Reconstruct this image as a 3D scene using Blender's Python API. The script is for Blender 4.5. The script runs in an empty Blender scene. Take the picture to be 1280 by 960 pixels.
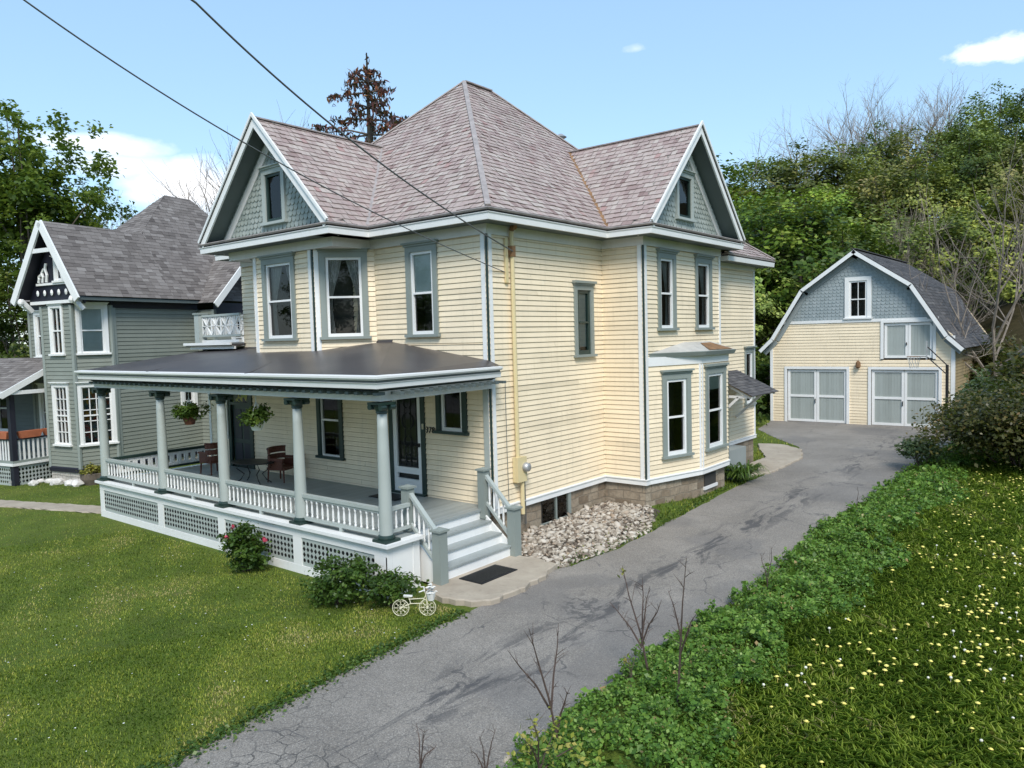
import bpy, math, random
import numpy as np
from mathutils import Vector, Matrix
random.seed(7); RNG = np.random.default_rng(7)
scn = bpy.context.scene
COL = scn.collection
R_ = math.radians
V = Vector

# ------------------------------------------------------------------ camera
F_PX = 950.14
CAM = V((9.8825, -11.5724, 4.3479))
YAW, PITCH, ROLL = -.6778, -.0621, -.0259
def cam_axes():
    f = V((math.sin(YAW)*math.cos(PITCH), math.cos(YAW)*math.cos(PITCH), math.sin(PITCH)))
    r = V((math.cos(YAW), -math.sin(YAW), 0)); u = r.cross(f)
    r2 = r*math.cos(ROLL)+u*math.sin(ROLL); u2 = -r*math.sin(ROLL)+u*math.cos(ROLL)
    return r2, u2, f
CR, CU, CF = cam_axes()
def at(u, v, dep):                       # photograph pixel + distance along the view -> point
    return CAM + dep*(CF + CR*((u-640)/F_PX) - CU*((v-480)/F_PX))
cd = bpy.data.cameras.new('camera'); cam = bpy.data.objects.new('camera', cd); COL.objects.link(cam)
cd.sensor_width = 36; cd.lens = F_PX/1280*36; cd.clip_start = .05; cd.clip_end = 3000
m = Matrix((CR, CU, -CF)).transposed().to_4x4(); m.translation = CAM; cam.matrix_world = m
scn.camera = cam

# ------------------------------------------------------------------ materials
def new_mat(name):
    m = bpy.data.materials.new(name); m.use_nodes = True
    nt = m.node_tree; nt.nodes.clear()
    out = nt.nodes.new('ShaderNodeOutputMaterial'); b = nt.nodes.new('ShaderNodeBsdfPrincipled')
    nt.links.new(b.outputs[0], out.inputs[0])
    return m, nt, b, out
def N(nt, t, **kw):
    n = nt.nodes.new(t)
    for k, v in kw.items():
        if k in n.inputs.keys(): n.inputs[k].default_value = v
        else: setattr(n, k, v)
    return n
def coords(nt, scale=(1,1,1), world=False):
    tc = N(nt, 'ShaderNodeNewGeometry') if world else N(nt, 'ShaderNodeTexCoord')
    mp = N(nt, 'ShaderNodeMapping'); mp.inputs['Scale'].default_value = scale
    nt.links.new(tc.outputs['Position' if world else 'Object'], mp.inputs[0]); return mp.outputs[0]
def noise(nt, vec, scale, detail=4, rough=.55, dist=0):
    n = N(nt, 'ShaderNodeTexNoise'); n.inputs['Scale'].default_value = scale; n.inputs['Detail'].default_value = detail
    n.inputs['Roughness'].default_value = rough; n.inputs['Distortion'].default_value = dist
    nt.links.new(vec, n.inputs['Vector']); return n.outputs['Fac']
def ramp(nt, fac, stops):
    r = N(nt, 'ShaderNodeValToRGB'); e = r.color_ramp.elements
    while len(e) < len(stops): e.new(.5)
    for i, (p, c) in enumerate(stops):
        e[i].position = p; e[i].color = c if len(c) == 4 else (*c, 1)
    nt.links.new(fac, r.inputs[0]); return r.outputs[0]
def mixc(nt, fac, a, b, mode='MIX'):
    n = N(nt, 'ShaderNodeMix', data_type='RGBA', blend_type=mode)
    for s, i in ((fac, 0), (a, 6), (b, 7)):
        if isinstance(s, (int, float)): n.inputs[i].default_value = s
        elif isinstance(s, tuple): n.inputs[i].default_value = (*s, 1) if len(s) == 3 else s
        else: nt.links.new(s, n.inputs[i])
    return n.outputs[2]
def bump(nt, b, h, strength=.3, dist=.01):
    n = N(nt, 'ShaderNodeBump'); n.inputs['Strength'].default_value = strength; n.inputs['Distance'].default_value = dist
    nt.links.new(h, n.inputs['Height']); nt.links.new(n.outputs[0], b.inputs['Normal'])
def paint(name, c, rough=.55, var=.10, dirt=.12, dirtc=(.16,.14,.11), streak=True):
    """painted wood: faint tone drift, vertical weather streaks"""
    m, nt, b, o = new_mat(name)
    v = coords(nt, world=True)
    n1 = noise(nt, v, 1.3, 5); n2 = noise(nt, coords(nt, (5,5,.45), True), 2.2, 6, .65)
    lo = tuple(x*(1-var) for x in c); hi = tuple(min(1, x*(1+var*.5)) for x in c)
    c1 = ramp(nt, n1, [(.3, lo), (.7, hi)])
    at_ = N(nt, 'ShaderNodeAttribute', attribute_name='tint'); c1 = mixc(nt, 1, c1, ramp(nt, at_.outputs['Fac'], [(0,(.85,.85,.84)),(.5,(.965,.965,.96)),(1,(1,1,1))]), 'MULTIPLY')
    d = ramp(nt, n2, [(.52, (0,0,0)), (.8, (dirt,)*3)])
    nt.links.new(mixc(nt, d, c1, dirtc), b.inputs['Base Color'])
    b.inputs['Roughness'].default_value = rough
    bump(nt, b, noise(nt, coords(nt, (1,1,6), True), 9, 3), .08, .004)
    return m
def plain(name, c, rough=.6, metal=0, var=.15, scale=6):
    m, nt, b, o = new_mat(name)
    n1 = noise(nt, coords(nt, world=True), scale, 4)
    nt.links.new(ramp(nt, n1, [(.3, tuple(x*(1-var) for x in c)), (.7, tuple(min(1, x*(1+var)) for x in c))]), b.inputs['Base Color'])
    b.inputs['Roughness'].default_value = rough; b.inputs['Metallic'].default_value = metal
    return m
def tinted(name, stops, rough=.8, stain=.25, stainc=(.05,.045,.04), spec=.3, bscale=30):
    """colour from the per-face 'tint' value of each slate / leaf / stone"""
    m, nt, b, o = new_mat(name)
    a = N(nt, 'ShaderNodeAttribute', attribute_name='tint')
    c = ramp(nt, a.outputs['Fac'], stops)
    if stain:
        n1 = noise(nt, coords(nt, world=True), .9, 6, .65)
        c = mixc(nt, ramp(nt, n1, [(.5, (0,0,0)), (.75, (stain,)*3)]), c, stainc)
        n2 = noise(nt, coords(nt, world=True), bscale, 4)
        bump(nt, b, n2, .35, .01)
    nt.links.new(c, b.inputs['Base Color'])
    b.inputs['Roughness'].default_value = rough; b.inputs['Specular IOR Level'].default_value = spec
    return m
def leaf(name, stops, trans=.35, rough=.5, vary=0):
    m, nt, b, o = new_mat(name)
    a = N(nt, 'ShaderNodeAttribute', attribute_name='tint')
    c = ramp(nt, a.outputs['Fac'], stops)
    if vary:                                                 # every tree its own green
        oi = N(nt, 'ShaderNodeObjectInfo'); hs = N(nt, 'ShaderNodeHueSaturation')
        for k, lo, hi in (('Value', 1-vary*.55, 1+vary), ('Hue', .5+.035*vary, .5-.06*vary), ('Saturation', 1.05, .85)):
            mr = N(nt, 'ShaderNodeMapRange'); mr.inputs['To Min'].default_value = lo; mr.inputs['To Max'].default_value = hi
            fr = N(nt, 'ShaderNodeMath', operation='FRACT'); mu = N(nt, 'ShaderNodeMath', operation='MULTIPLY'); mu.inputs[1].default_value = {'Value':1,'Hue':7.3,'Saturation':3.1}[k]
            nt.links.new(oi.outputs['Random'], mu.inputs[0]); nt.links.new(mu.outputs[0], fr.inputs[0]); nt.links.new(fr.outputs[0], mr.inputs['Value']); nt.links.new(mr.outputs[0], hs.inputs[k])
        nt.links.new(c, hs.inputs['Color']); c = hs.outputs[0]
    nt.links.new(c, b.inputs['Base Color']); b.inputs['Roughness'].default_value = rough
    b.inputs['Specular IOR Level'].default_value = .25
    t = N(nt, 'ShaderNodeBsdfTranslucent'); nt.links.new(mixc(nt, .6, c, (.25,.35,.04)), t.inputs[0])
    mx = N(nt, 'ShaderNodeMixShader'); mx.inputs[0].default_value = trans
    nt.links.new(b.outputs[0], mx.inputs[1]); nt.links.new(t.outputs[0], mx.inputs[2]); nt.links.new(mx.outputs[0], o.inputs[0])
    return m
def glass(name, tint=(.9,.95,.95)):
    m, nt, b, o = new_mat(name)
    nt.nodes.remove(b)
    g = N(nt, 'ShaderNodeBsdfGlossy'); g.inputs['Roughness'].default_value = .015
    t = N(nt, 'ShaderNodeBsdfTransparent'); t.inputs[0].default_value = (*tint, 1)
    f = N(nt, 'ShaderNodeFresnel'); f.inputs[0].default_value = 1.5
    bp = N(nt, 'ShaderNodeBump'); bp.inputs['Strength'].default_value = .03
    nt.links.new(noise(nt, coords(nt, world=True), 2.5, 2), bp.inputs['Height'])
    nt.links.new(bp.outputs[0], g.inputs['Normal']); nt.links.new(bp.outputs[0], f.inputs['Normal'])
    mx = N(nt, 'ShaderNodeMixShader')
    nt.links.new(f.outputs[0], mx.inputs[0]); nt.links.new(t.outputs[0], mx.inputs[1]); nt.links.new(g.outputs[0], mx.inputs[2])
    nt.links.new(mx.outputs[0], o.inputs[0]); return m

M = {}
M['yellow'] = paint('yellow_paint', (.88,.74,.535), .5, .07, .20)
M['white'] = paint('white_paint', (.82,.82,.81), .45, .05, .08)
M['offwhite'] = paint('pale_grey_paint', (.76,.745,.74), .5, .06, .1)
M['sage'] = paint('sage_grey_paint', (.255,.29,.27), .5, .08, .12)
M['sagelight'] = paint('light_sage_paint', (.40,.44,.42), .5, .08, .10)
M['darkgreen'] = paint('dark_green_paint', (.018,.04,.034), .4, .1, .03)
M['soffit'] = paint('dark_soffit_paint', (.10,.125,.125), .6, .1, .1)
M['porchfloor'] = paint('porch_floor_paint', (.31,.34,.335), .4, .08, .25, (.12,.11,.1))
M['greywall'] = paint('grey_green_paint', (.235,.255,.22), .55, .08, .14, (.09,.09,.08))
M['barnsage'] = paint('barn_sage_paint', (.29,.335,.345), .6, .08, .2)
M['barnpanel'] = paint('door_panel_paint', (.36,.395,.375), .5, .06, .12)
M['navy'] = paint('navy_paint', (.012,.013,.025), .5, .1, .02)
M['brown'] = paint('weathered_shaded_yellow', (.38,.29,.16), .7, .2, .5)  # brown holds both the weathering and the tree shade on the barn side
M['glass'] = glass('window_glass')
M['room'] = plain('painted_room_shade', (.035,.033,.03), .9, 0, .1)  # near-black colour stands in for the shade of unlit interiors
M['drape'] = plain('drape_cloth', (.30,.29,.27), .9, 0, .1, 12)
M['blind'] = plain('window_blind', (.36,.36,.31), .9, 0, .05)
M['greyblind'] = plain('grey_blind', (.50,.53,.50), .8, 0, .05)
M['slate'] = tinted('pink_grey_slate', [(0,(.23,.16,.15)),(.25,(.345,.265,.25)),(.55,(.395,.325,.30)),(.85,(.45,.395,.36)),(1,(.36,.235,.22))], .75, .30, (.13,.10,.09))
M['slatebase'] = plain('roof_underlay', (.06,.05,.05), .9)
M['asphaltshingle'] = tinted('grey_shingle', [(0,(.095,.083,.078)),(.5,(.18,.160,.150)),(1,(.26,.238,.225))], .9, .15)
M['barnshingle'] = tinted('dark_shingle', [(0,(.05,.05,.055)),(.5,(.085,.082,.085)),(1,(.14,.135,.135))], .9, .3, (.16,.15,.14))
M['scale'] = tinted('sage_scale_shingle', [(0,(.25,.285,.265)),(.5,(.31,.345,.32)),(1,(.37,.40,.375))], .6, .12)
M['barnscale'] = tinted('barn_scale_shingle', [(0,(.26,.305,.315)),(.5,(.295,.34,.35)),(1,(.33,.37,.38))], .6, .12)
M['metal'] = plain('galvanised_metal', (.42,.42,.42), .5, .6, .2)
M['flash'] = plain('grey_flashing', (.34,.30,.285), .6, .2, .2)
M['rust'] = plain('rusty_flashing', (.22,.12,.055), .8, 0, .35)
M['black'] = plain('black_rubber', (.012,.012,.015), .7)
M['iron'] = plain('black_iron', (.02,.02,.02), .45, .3)
M['rope'] = plain('white_rope', (.6,.6,.57), .8)
M['terracotta'] = plain('terracotta', (.42,.13,.06), .8)
M['wicker'] = plain('red_brown_wicker', (.11,.035,.02), .6, 0, .3, 30)
M['cream'] = plain('cream_enamel', (.66,.62,.46), .4)
M['bark'] = plain('grey_bark', (.13,.105,.085), .95, 0, .35, 5)
M['palebark'] = plain('pale_bark', (.26,.215,.175), .95, 0, .3, 5)
M['twig'] = plain('brown_twig', (.075,.05,.04), .8, 0, .3)
M['cable'] = plain('grey_cable', (.10,.105,.105), .6)
M['conduit'] = paint('cream_conduit', (.70,.58,.33), .5, .06, .2)
M['stone_white'] = plain('white_rock', (.62,.60,.57), .9, 0, .2)

def roll_roof():
    m, nt, b, o = new_mat('rolled_roofing')
    v = coords(nt, world=True); n1 = noise(nt, v, .55, 6, .6); n2 = noise(nt, v, 60, 3)
    c = ramp(nt, n1, [(.3,(.042,.038,.042)),(.5,(.065,.057,.057)),(.72,(.088,.076,.072))])
    c = mixc(nt, ramp(nt, noise(nt, v, 3.1, 5, .7), [(.62,(0,0,0)),(.75,(.35,.35,.35))]), c, (.16,.145,.13))
    nt.links.new(c, b.inputs['Base Color']); b.inputs['Roughness'].default_value = .38
    bump(nt, b, n2, .2, .004); return m
M['rollroof'] = roll_roof()
def stonework(name, cols, mortar, sx=.42, sz=.2):
    m, nt, b, o = new_mat(name)
    g = N(nt, 'ShaderNodeNewGeometry'); sp = N(nt, 'ShaderNodeSeparateXYZ'); nt.links.new(g.outputs['Position'], sp.inputs[0])
    ad = N(nt, 'ShaderNodeMath', operation='ADD'); nt.links.new(sp.outputs[0], ad.inputs[0]); nt.links.new(sp.outputs[1], ad.inputs[1])
    cb = N(nt, 'ShaderNodeCombineXYZ'); nt.links.new(ad.outputs[0], cb.inputs[0]); nt.links.new(sp.outputs[2], cb.inputs[1])
    wob = N(nt, 'ShaderNodeTexNoise'); wob.inputs['Scale'].default_value = 3
    nt.links.new(cb.outputs[0], wob.inputs['Vector'])
    mx = mixc(nt, .12, cb.outputs[0], wob.outputs['Color'], 'ADD')
    br = N(nt, 'ShaderNodeTexBrick'); nt.links.new(mx, br.inputs['Vector'])
    br.inputs['Scale'].default_value = 1; br.inputs['Brick Width'].default_value = sx; br.inputs['Row Height'].default_value = sz
    br.inputs['Mortar Size'].default_value = .014; br.inputs['Mortar Smooth'].default_value = .3; br.offset = .43; br.squash = .8; br.squash_frequency = 3
    br.inputs['Color1'].default_value = (0,0,0,1); br.inputs['Color2'].default_value = (1,1,1,1)
    v = coords(nt, world=True)
    st = ramp(nt, mixc(nt, .5, br.outputs['Color'], noise(nt, v, 2.3, 5, .65)), cols)
    st = mixc(nt, ramp(nt, noise(nt, v, 14, 5, .7), [(.4,(0,0,0)),(.8,(.55,.55,.55))]), st, (.09,.075,.06))
    nt.links.new(mixc(nt, br.outputs['Fac'], st, mortar), b.inputs['Base Color'])
    b.inputs['Roughness'].default_value = .9
    h = N(nt, 'ShaderNodeMath', operation='SUBTRACT'); h.inputs[0].default_value = 1
    nt.links.new(br.outputs['Fac'], h.inputs[1])
    h2 = N(nt, 'ShaderNodeMath', operation='ADD'); nt.links.new(h.outputs[0], h2.inputs[0]); nt.links.new(noise(nt, v, 9, 6, .7), h2.inputs[1])
    bump(nt, b, h2.outputs[0], .9, .03); return m
M['stonefound'] = stonework('cut_stone', [(0,(.11,.08,.055)),(.35,(.25,.19,.13)),(.6,(.38,.315,.235)),(1,(.17,.115,.075))], (.24,.20,.15))
M['greystone'] = stonework('pale_stone', [(0,(.4,.38,.34)),(1,(.58,.55,.5))], (.25,.24,.22), .6, .3)

# ------------------------------------------------------------------ mesh builder
class MB:
    def __init__(s): s.v = []; s.f = []; s.t = []
    def add(s, pts, faces, tint=.5):
        k = len(s.v); s.v += [tuple(p) for p in pts]
        for f in faces: s.f.append([k+i for i in f]); s.t.append(tint)
    def poly(s, pts, tint=.5): s.add(pts, [list(range(len(pts)))], tint)
    def hexa(s, p, tint=.5):   # p: 4 bottom, 4 top
        s.add(p, [(3,2,1,0),(4,5,6,7),(0,1,5,4),(1,2,6,5),(2,3,7,6),(3,0,4,7)], tint)
    def box(s, x0, x1, y0, y1, z0, z1, tint=.5):
        s.hexa([(x0,y0,z0),(x1,y0,z0),(x1,y1,z0),(x0,y1,z0),(x0,y0,z1),(x1,y0,z1),(x1,y1,z1),(x0,y1,z1)], tint)
    def fbox(s, F, a0, a1, b0, b1, d0, d1, tint=.5):
        p = F.p
        s.hexa([p(a0,b0,d1),p(a1,b0,d1),p(a1,b0,d0),p(a0,b0,d0),p(a0,b1,d1),p(a1,b1,d1),p(a1,b1,d0),p(a0,b1,d0)], tint)
    def beam(s, p, q, w, h, up=V((0,0,1)), tint=.5):   # bar from p to q, cross-section w (side) x h (up)
        p = V(p); q = V(q); d = (q-p).normalized(); sd = d.cross(up)
        if sd.length < 1e-4: sd = d.cross(V((1,0,0)))
        sd.normalize(); u = sd.cross(d)
        a = sd*(w/2); b = u*(h/2)
        s.hexa([p-a-b,p+a-b,q+a-b,q-a-b,p-a+b,p+a+b,q+a+b,q-a+b], tint)
    def tube(s, pts, rad, n=8, cap=True, tint=.5):
        pts = [V(p) for p in pts]
        if isinstance(rad, (int,float)): rad = [rad]*len(pts)
        k = len(s.v); ref = V((0,0,1))
        d0 = (pts[1]-pts[0]).normalized()
        if abs(d0.z) > .9: ref = V((1,0,0))
        for i, p in enumerate(pts):
            d = (pts[min(i+1,len(pts)-1)]-pts[max(i-1,0)]).normalized()
            x = d.cross(ref).normalized(); y = d.cross(x)
            for j in range(n):
                a = 2*math.pi*j/n; s.v.append(tuple(p+x*(rad[i]*math.cos(a))+y*(rad[i]*math.sin(a))))
        for i in range(len(pts)-1):
            for j in range(n):
                s.f.append([k+i*n+j, k+i*n+(j+1)%n, k+(i+1)*n+(j+1)%n, k+(i+1)*n+j]); s.t.append(tint)
        if cap:
            s.f.append([k+j for j in range(n)]); s.t.append(tint)
            e = k+(len(pts)-1)*n; s.f.append([e+n-1-j for j in range(n)]); s.t.append(tint)
    def lathe(s, x, y, prof, n=12, tint=.5):
        k = len(s.v)
        for r, z in prof:
            for j in range(n):
                a = 2*math.pi*(j+.5)/n; s.v.append((x+r*math.cos(a), y+r*math.sin(a), z))
        for i in range(len(prof)-1):
            for j in range(n):
                s.f.append([k+i*n+j, k+i*n+(j+1)%n, k+(i+1)*n+(j+1)%n, k+(i+1)*n+j]); s.t.append(tint)
        s.f.append([k+n-1-j for j in range(n)]); s.t.append(tint)
        e = k+(len(prof)-1)*n; s.f.append([e+j for j in range(n)]); s.t.append(tint)
    def mesh(s, name, mat, smooth=False):
        me = bpy.data.meshes.new(name); me.from_pydata(s.v, [], s.f)
        a = me.attributes.new('tint', 'FLOAT', 'FACE'); a.data.foreach_set('value', s.t)
        if mat: me.materials.append(mat)
        if smooth: me.polygons.foreach_set('use_smooth', [True]*len(me.polygons))
        me.update(); return me
    def build(s, name, mat, parent=None, smooth=False):
        o = bpy.data.objects.new(name, s.mesh(name, mat, smooth)); COL.objects.link(o)
        if parent: o.parent = parent
        return o
class Fr:
    """local frame: a along u, b along w, d along the outward normal n"""
    def __init__(s, o, u, w, n=None):
        s.o = V(o); s.u = V(u).normalized(); s.w = V(w).normalized(); s.n = V(n).normalized() if n else s.u.cross(s.w).normalized()
    def p(s, a, b, d=0): return s.o+s.u*a+s.w*b+s.n*d
def wallF(x0, y0, x1, y1):               # vertical wall seen from outside, running left to right
    return Fr((x0,y0,0), (x1-x0,y1-y0,0), (0,0,1)), math.hypot(x1-x0, y1-y0)
def arange_at(poly, b):
    xs = []
    for i in range(len(poly)):
        (a0,b0),(a1,b1) = poly[i], poly[(i+1)%len(poly)]
        if abs(b1-b0) < 1e-9:
            if abs(b-b0) < 1e-9: xs += [a0, a1]
            continue
        t = (b-b0)/(b1-b0)
        if -1e-9 <= t <= 1+1e-9: xs.append(a0+t*(a1-a0))
    return (min(xs), max(xs)) if len(xs) > 1 else None
def siding(mb, F, poly, holes=(), e=.112, th=.022, g=.012):
    """lapped boards: each row leans out to its lower edge, with the shadow gap under the board above"""
    b0 = min(b for a,b in poly); b1 = max(b for a,b in poly); r = b0
    while r < b1-1e-6:
        r2 = min(r+e, b1)
        A = arange_at(poly, r+1e-7); B = arange_at(poly, r2-1e-7)
        if A and B:
            segs = [(A[0],A[1],B[0],B[1])]
            for h in holes:
                ov = min(r2,h[3])-max(r,h[2])
                if ov > .5*(r2-r):
                    ns = []
                    for (p0,p1,q0,q1) in segs:
                        if h[0] > max(p0,q0)+1e-6 and h[0] < min(p1,q1): ns.append((p0,h[0],q0,h[0]))
                        if h[1] < min(p1,q1)-1e-6 and h[1] > max(p0,q0): ns.append((h[1],p1,h[1],q1))
                        if h[1] <= max(p0,q0) or h[0] >= min(p1,q1): ns.append((p0,p1,q0,q1))
                    segs = ns
            j = random.uniform(-.0015,.0015); p = F.p; tt = random.random()
            brk = []
            for (p0,p1,q0,q1) in segs:               # butt joints along the run
                x = p0+random.uniform(1.2,4.6)
                while max(p1,q1)-x > .6 and x > max(p0,q0): brk.append((p0,x-.0015,q0,x-.0015)); p0 = q0 = x+.0015; x += random.uniform(2.4,4.8)
                brk.append((p0,p1,q0,q1))
            for (p0,p1,q0,q1) in brk:
                tt = min(1,max(0,random.gauss(.6,.25))); j = random.uniform(-.003,.003)
                rt = max(r2-g, r+.002)
                mb.add([p(p0,r,-.012),p(p1,r,-.012),p(p1,r,th+j),p(p0,r,th+j),p(q1,rt,.006),p(q0,rt,.006),p(q1,rt,-.012),p(q0,rt,-.012),p(q1,r2,-.012),p(q0,r2,-.012)],
                       [(0,1,2,3),(3,2,4,5),(5,4,6,7),(7,6,8,9)], tt)
        r = r2
def shingles(mb, F, poly, e=.19, w=.23, th=.014, jit=.012, seed=0, base=None):
    rnd = random.Random(seed)
    b0 = min(b for a,b in poly); b1 = max(b for a,b in poly); r = b0; k = 0
    if base is not None: base.poly([F.p(a,b,-.012) for a,b in poly])
    while r < b1-1e-6:
        r2 = min(r+e, b1); A = arange_at(poly, r+1e-7); B = arange_at(poly, r2-1e-7)
        if A and B:
            lo = min(A[0],B[0]); hi = max(A[1],B[1]); x = lo-rnd.uniform(0,w); rowt = rnd.uniform(-.10,.10)
            while x < hi:
                x2 = x+w*rnd.uniform(.8,1.2)
                p0, p1 = max(x,A[0]), min(x2-.005,A[1]); q0, q1 = max(x,B[0]), min(x2-.005,B[1])
                if p1 > p0 or q1 > q0:
                    p1 = max(p0,p1); q1 = max(q0,q1)
                    d = th*rnd.uniform(.6,1.35); rr = r-rnd.uniform(0,jit) if k else r
                    t = min(1,max(0,rnd.gauss(.5,.19)+rowt*.7)); p = F.p
                    mb.add([p(p0,rr,d),p(p1,rr,d),p(q1,r2,.003),p(q0,r2,.003),p(p0,rr,-.006),p(p1,rr,-.006)], [(0,1,2,3),(4,5,1,0)], t)
                x = x2
        r = r2; k += 1
def scales(mb, F, poly, e=.125, w=.15, th=.018, holes=(), seed=0):
    rnd = random.Random(seed)
    b0 = min(b for a,b in poly); b1 = max(b for a,b in poly); r = b0; k = 0
    cuts = sorted({b0, b1}|{z for h in holes for z in (h[2]+.03, h[3]-.03)}|{b for a,b in poly})
    for z0_, z1_ in zip(cuts, cuts[1:]):                     # backing sheet, left open behind windows
        A = arange_at(poly, z0_+1e-6); B = arange_at(poly, z1_-1e-6); hs = [h for h in holes if h[2] < (z0_+z1_)/2 < h[3]]
        if not A or not B: continue
        if hs:
            h = hs[0]; mb.poly([F.p(A[0],z0_,-.002),F.p(h[0]+.03,z0_,-.002),F.p(h[0]+.03,z1_,-.002),F.p(B[0],z1_,-.002)],.2); mb.poly([F.p(h[1]-.03,z0_,-.002),F.p(A[1],z0_,-.002),F.p(B[1],z1_,-.002),F.p(h[1]-.03,z1_,-.002)],.2)
        else: mb.poly([F.p(A[0],z0_,-.002),F.p(A[1],z0_,-.002),F.p(B[1],z1_,-.002),F.p(B[0],z1_,-.002)],.2)
    while r < b1-1e-6:
        r2 = min(r+e*1.05, b1); A = arange_at(poly, r+1e-7); B = arange_at(poly, r2-1e-7)
        if A and B:
            lo, hi = A; x = lo-w+(k%2)*w/2
            while x < hi:
                a0, a1 = max(x+.004,lo), min(x+w-.004,hi)
                mid = (a0+a1)/2
                if a1-a0 > .03 and not any(h[0] < mid < h[1] and h[2] < r+e/2 < h[3] for h in holes):
                    c = x+w/2; pts = []
                    for fa, fb in ((0,.5),(.12,.22),(.3,.05),(.5,0),(.7,.05),(.88,.22),(1,.5)):
                        a = x+.004+fa*(w-.008)
                        if a0-1e-6 <= a <= a1+1e-6: pts.append((a, r+fb*e))
                    q0, q1 = max(a0,B[0]), min(a1,B[1])
                    if q1 > q0: pts += [(q1,r2),(q0,r2)]
                    if len(pts) > 2:
                        t = min(1,max(0,rnd.gauss(.5,.22))); d = th*rnd.uniform(.7,1.2)
                        top = [F.p(a,b, d if b < r2-1e-6 else .002) for a,b in pts]; bot = [F.p(a,b,-.001) for a,b in pts]
                        n = len(pts); lowers = [i for i in range(n-1) if pts[i][1] < r2-1e-6 and pts[i+1][1] < r2-1e-6]
                        mb.add(top+bot, [list(range(n))]+[(n+i,n+i+1,i+1,i) for i in lowers], t)
                x += w
        r += e; k += 1

# ------------------------------------------------------------------ object helpers
def tag(o, label=None, cat=None, group=None, kind=None):
    if label: o['label'] = label
    if cat: o['category'] = cat
    if group: o['group'] = group
    if kind: o['kind'] = kind
    return o
def empty(name, loc, label, cat, group=None, rz=0):
    o = bpy.data.objects.new(name, None); COL.objects.link(o); o.location = loc; o.rotation_euler.z = rz
    o.empty_display_size = .3
    return tag(o, label, cat, group)
def root_at_origin(name, label, cat):    # parts carry world coordinates
    return empty(name, (0,0,0), label, cat)
def copy_tree(o, parent=None):
    c = o.copy(); COL.objects.link(c)
    if parent: c.parent = parent
    for ch in list(o.children): copy_tree(ch, c)
    return c
def sweep(mb, path, prof, closed=False, tint=.5):
    """profile (outset, z) swept along a level path; outward = right-hand side of travel"""
    P = [V((x,y)) for x,y in path]; n = len(P); offs = []
    for i in range(n):
        def nrm(a, b):
            d = (b-a).normalized(); return V((d.y,-d.x))
        if closed: n0 = nrm(P[i-1],P[i]); n1 = nrm(P[i],P[(i+1)%n])
        else:
            n0 = nrm(P[max(i-1,0)],P[max(i,1)]); n1 = nrm(P[min(i,n-2)],P[min(i+1,n-1)])
        b = (n0+n1); b.normalize(); offs.append(b/max(.25,b.dot(n1)))
    rings = [[(P[i].x+offs[i].x*o, P[i].y+offs[i].y*o, z) for o,z in prof] for i in range(n)]
    k = len(prof)
    for i in range(n if closed else n-1):
        a = rings[i]; b = rings[(i+1)%n]
        mb.add(a+b, [(j, k+j, k+j+1, j+1) for j in range(k-1)], tint)
    if not closed:
        for rg in (rings[0], rings[-1]):
            if k > 2: mb.poly(rg, tint)

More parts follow.
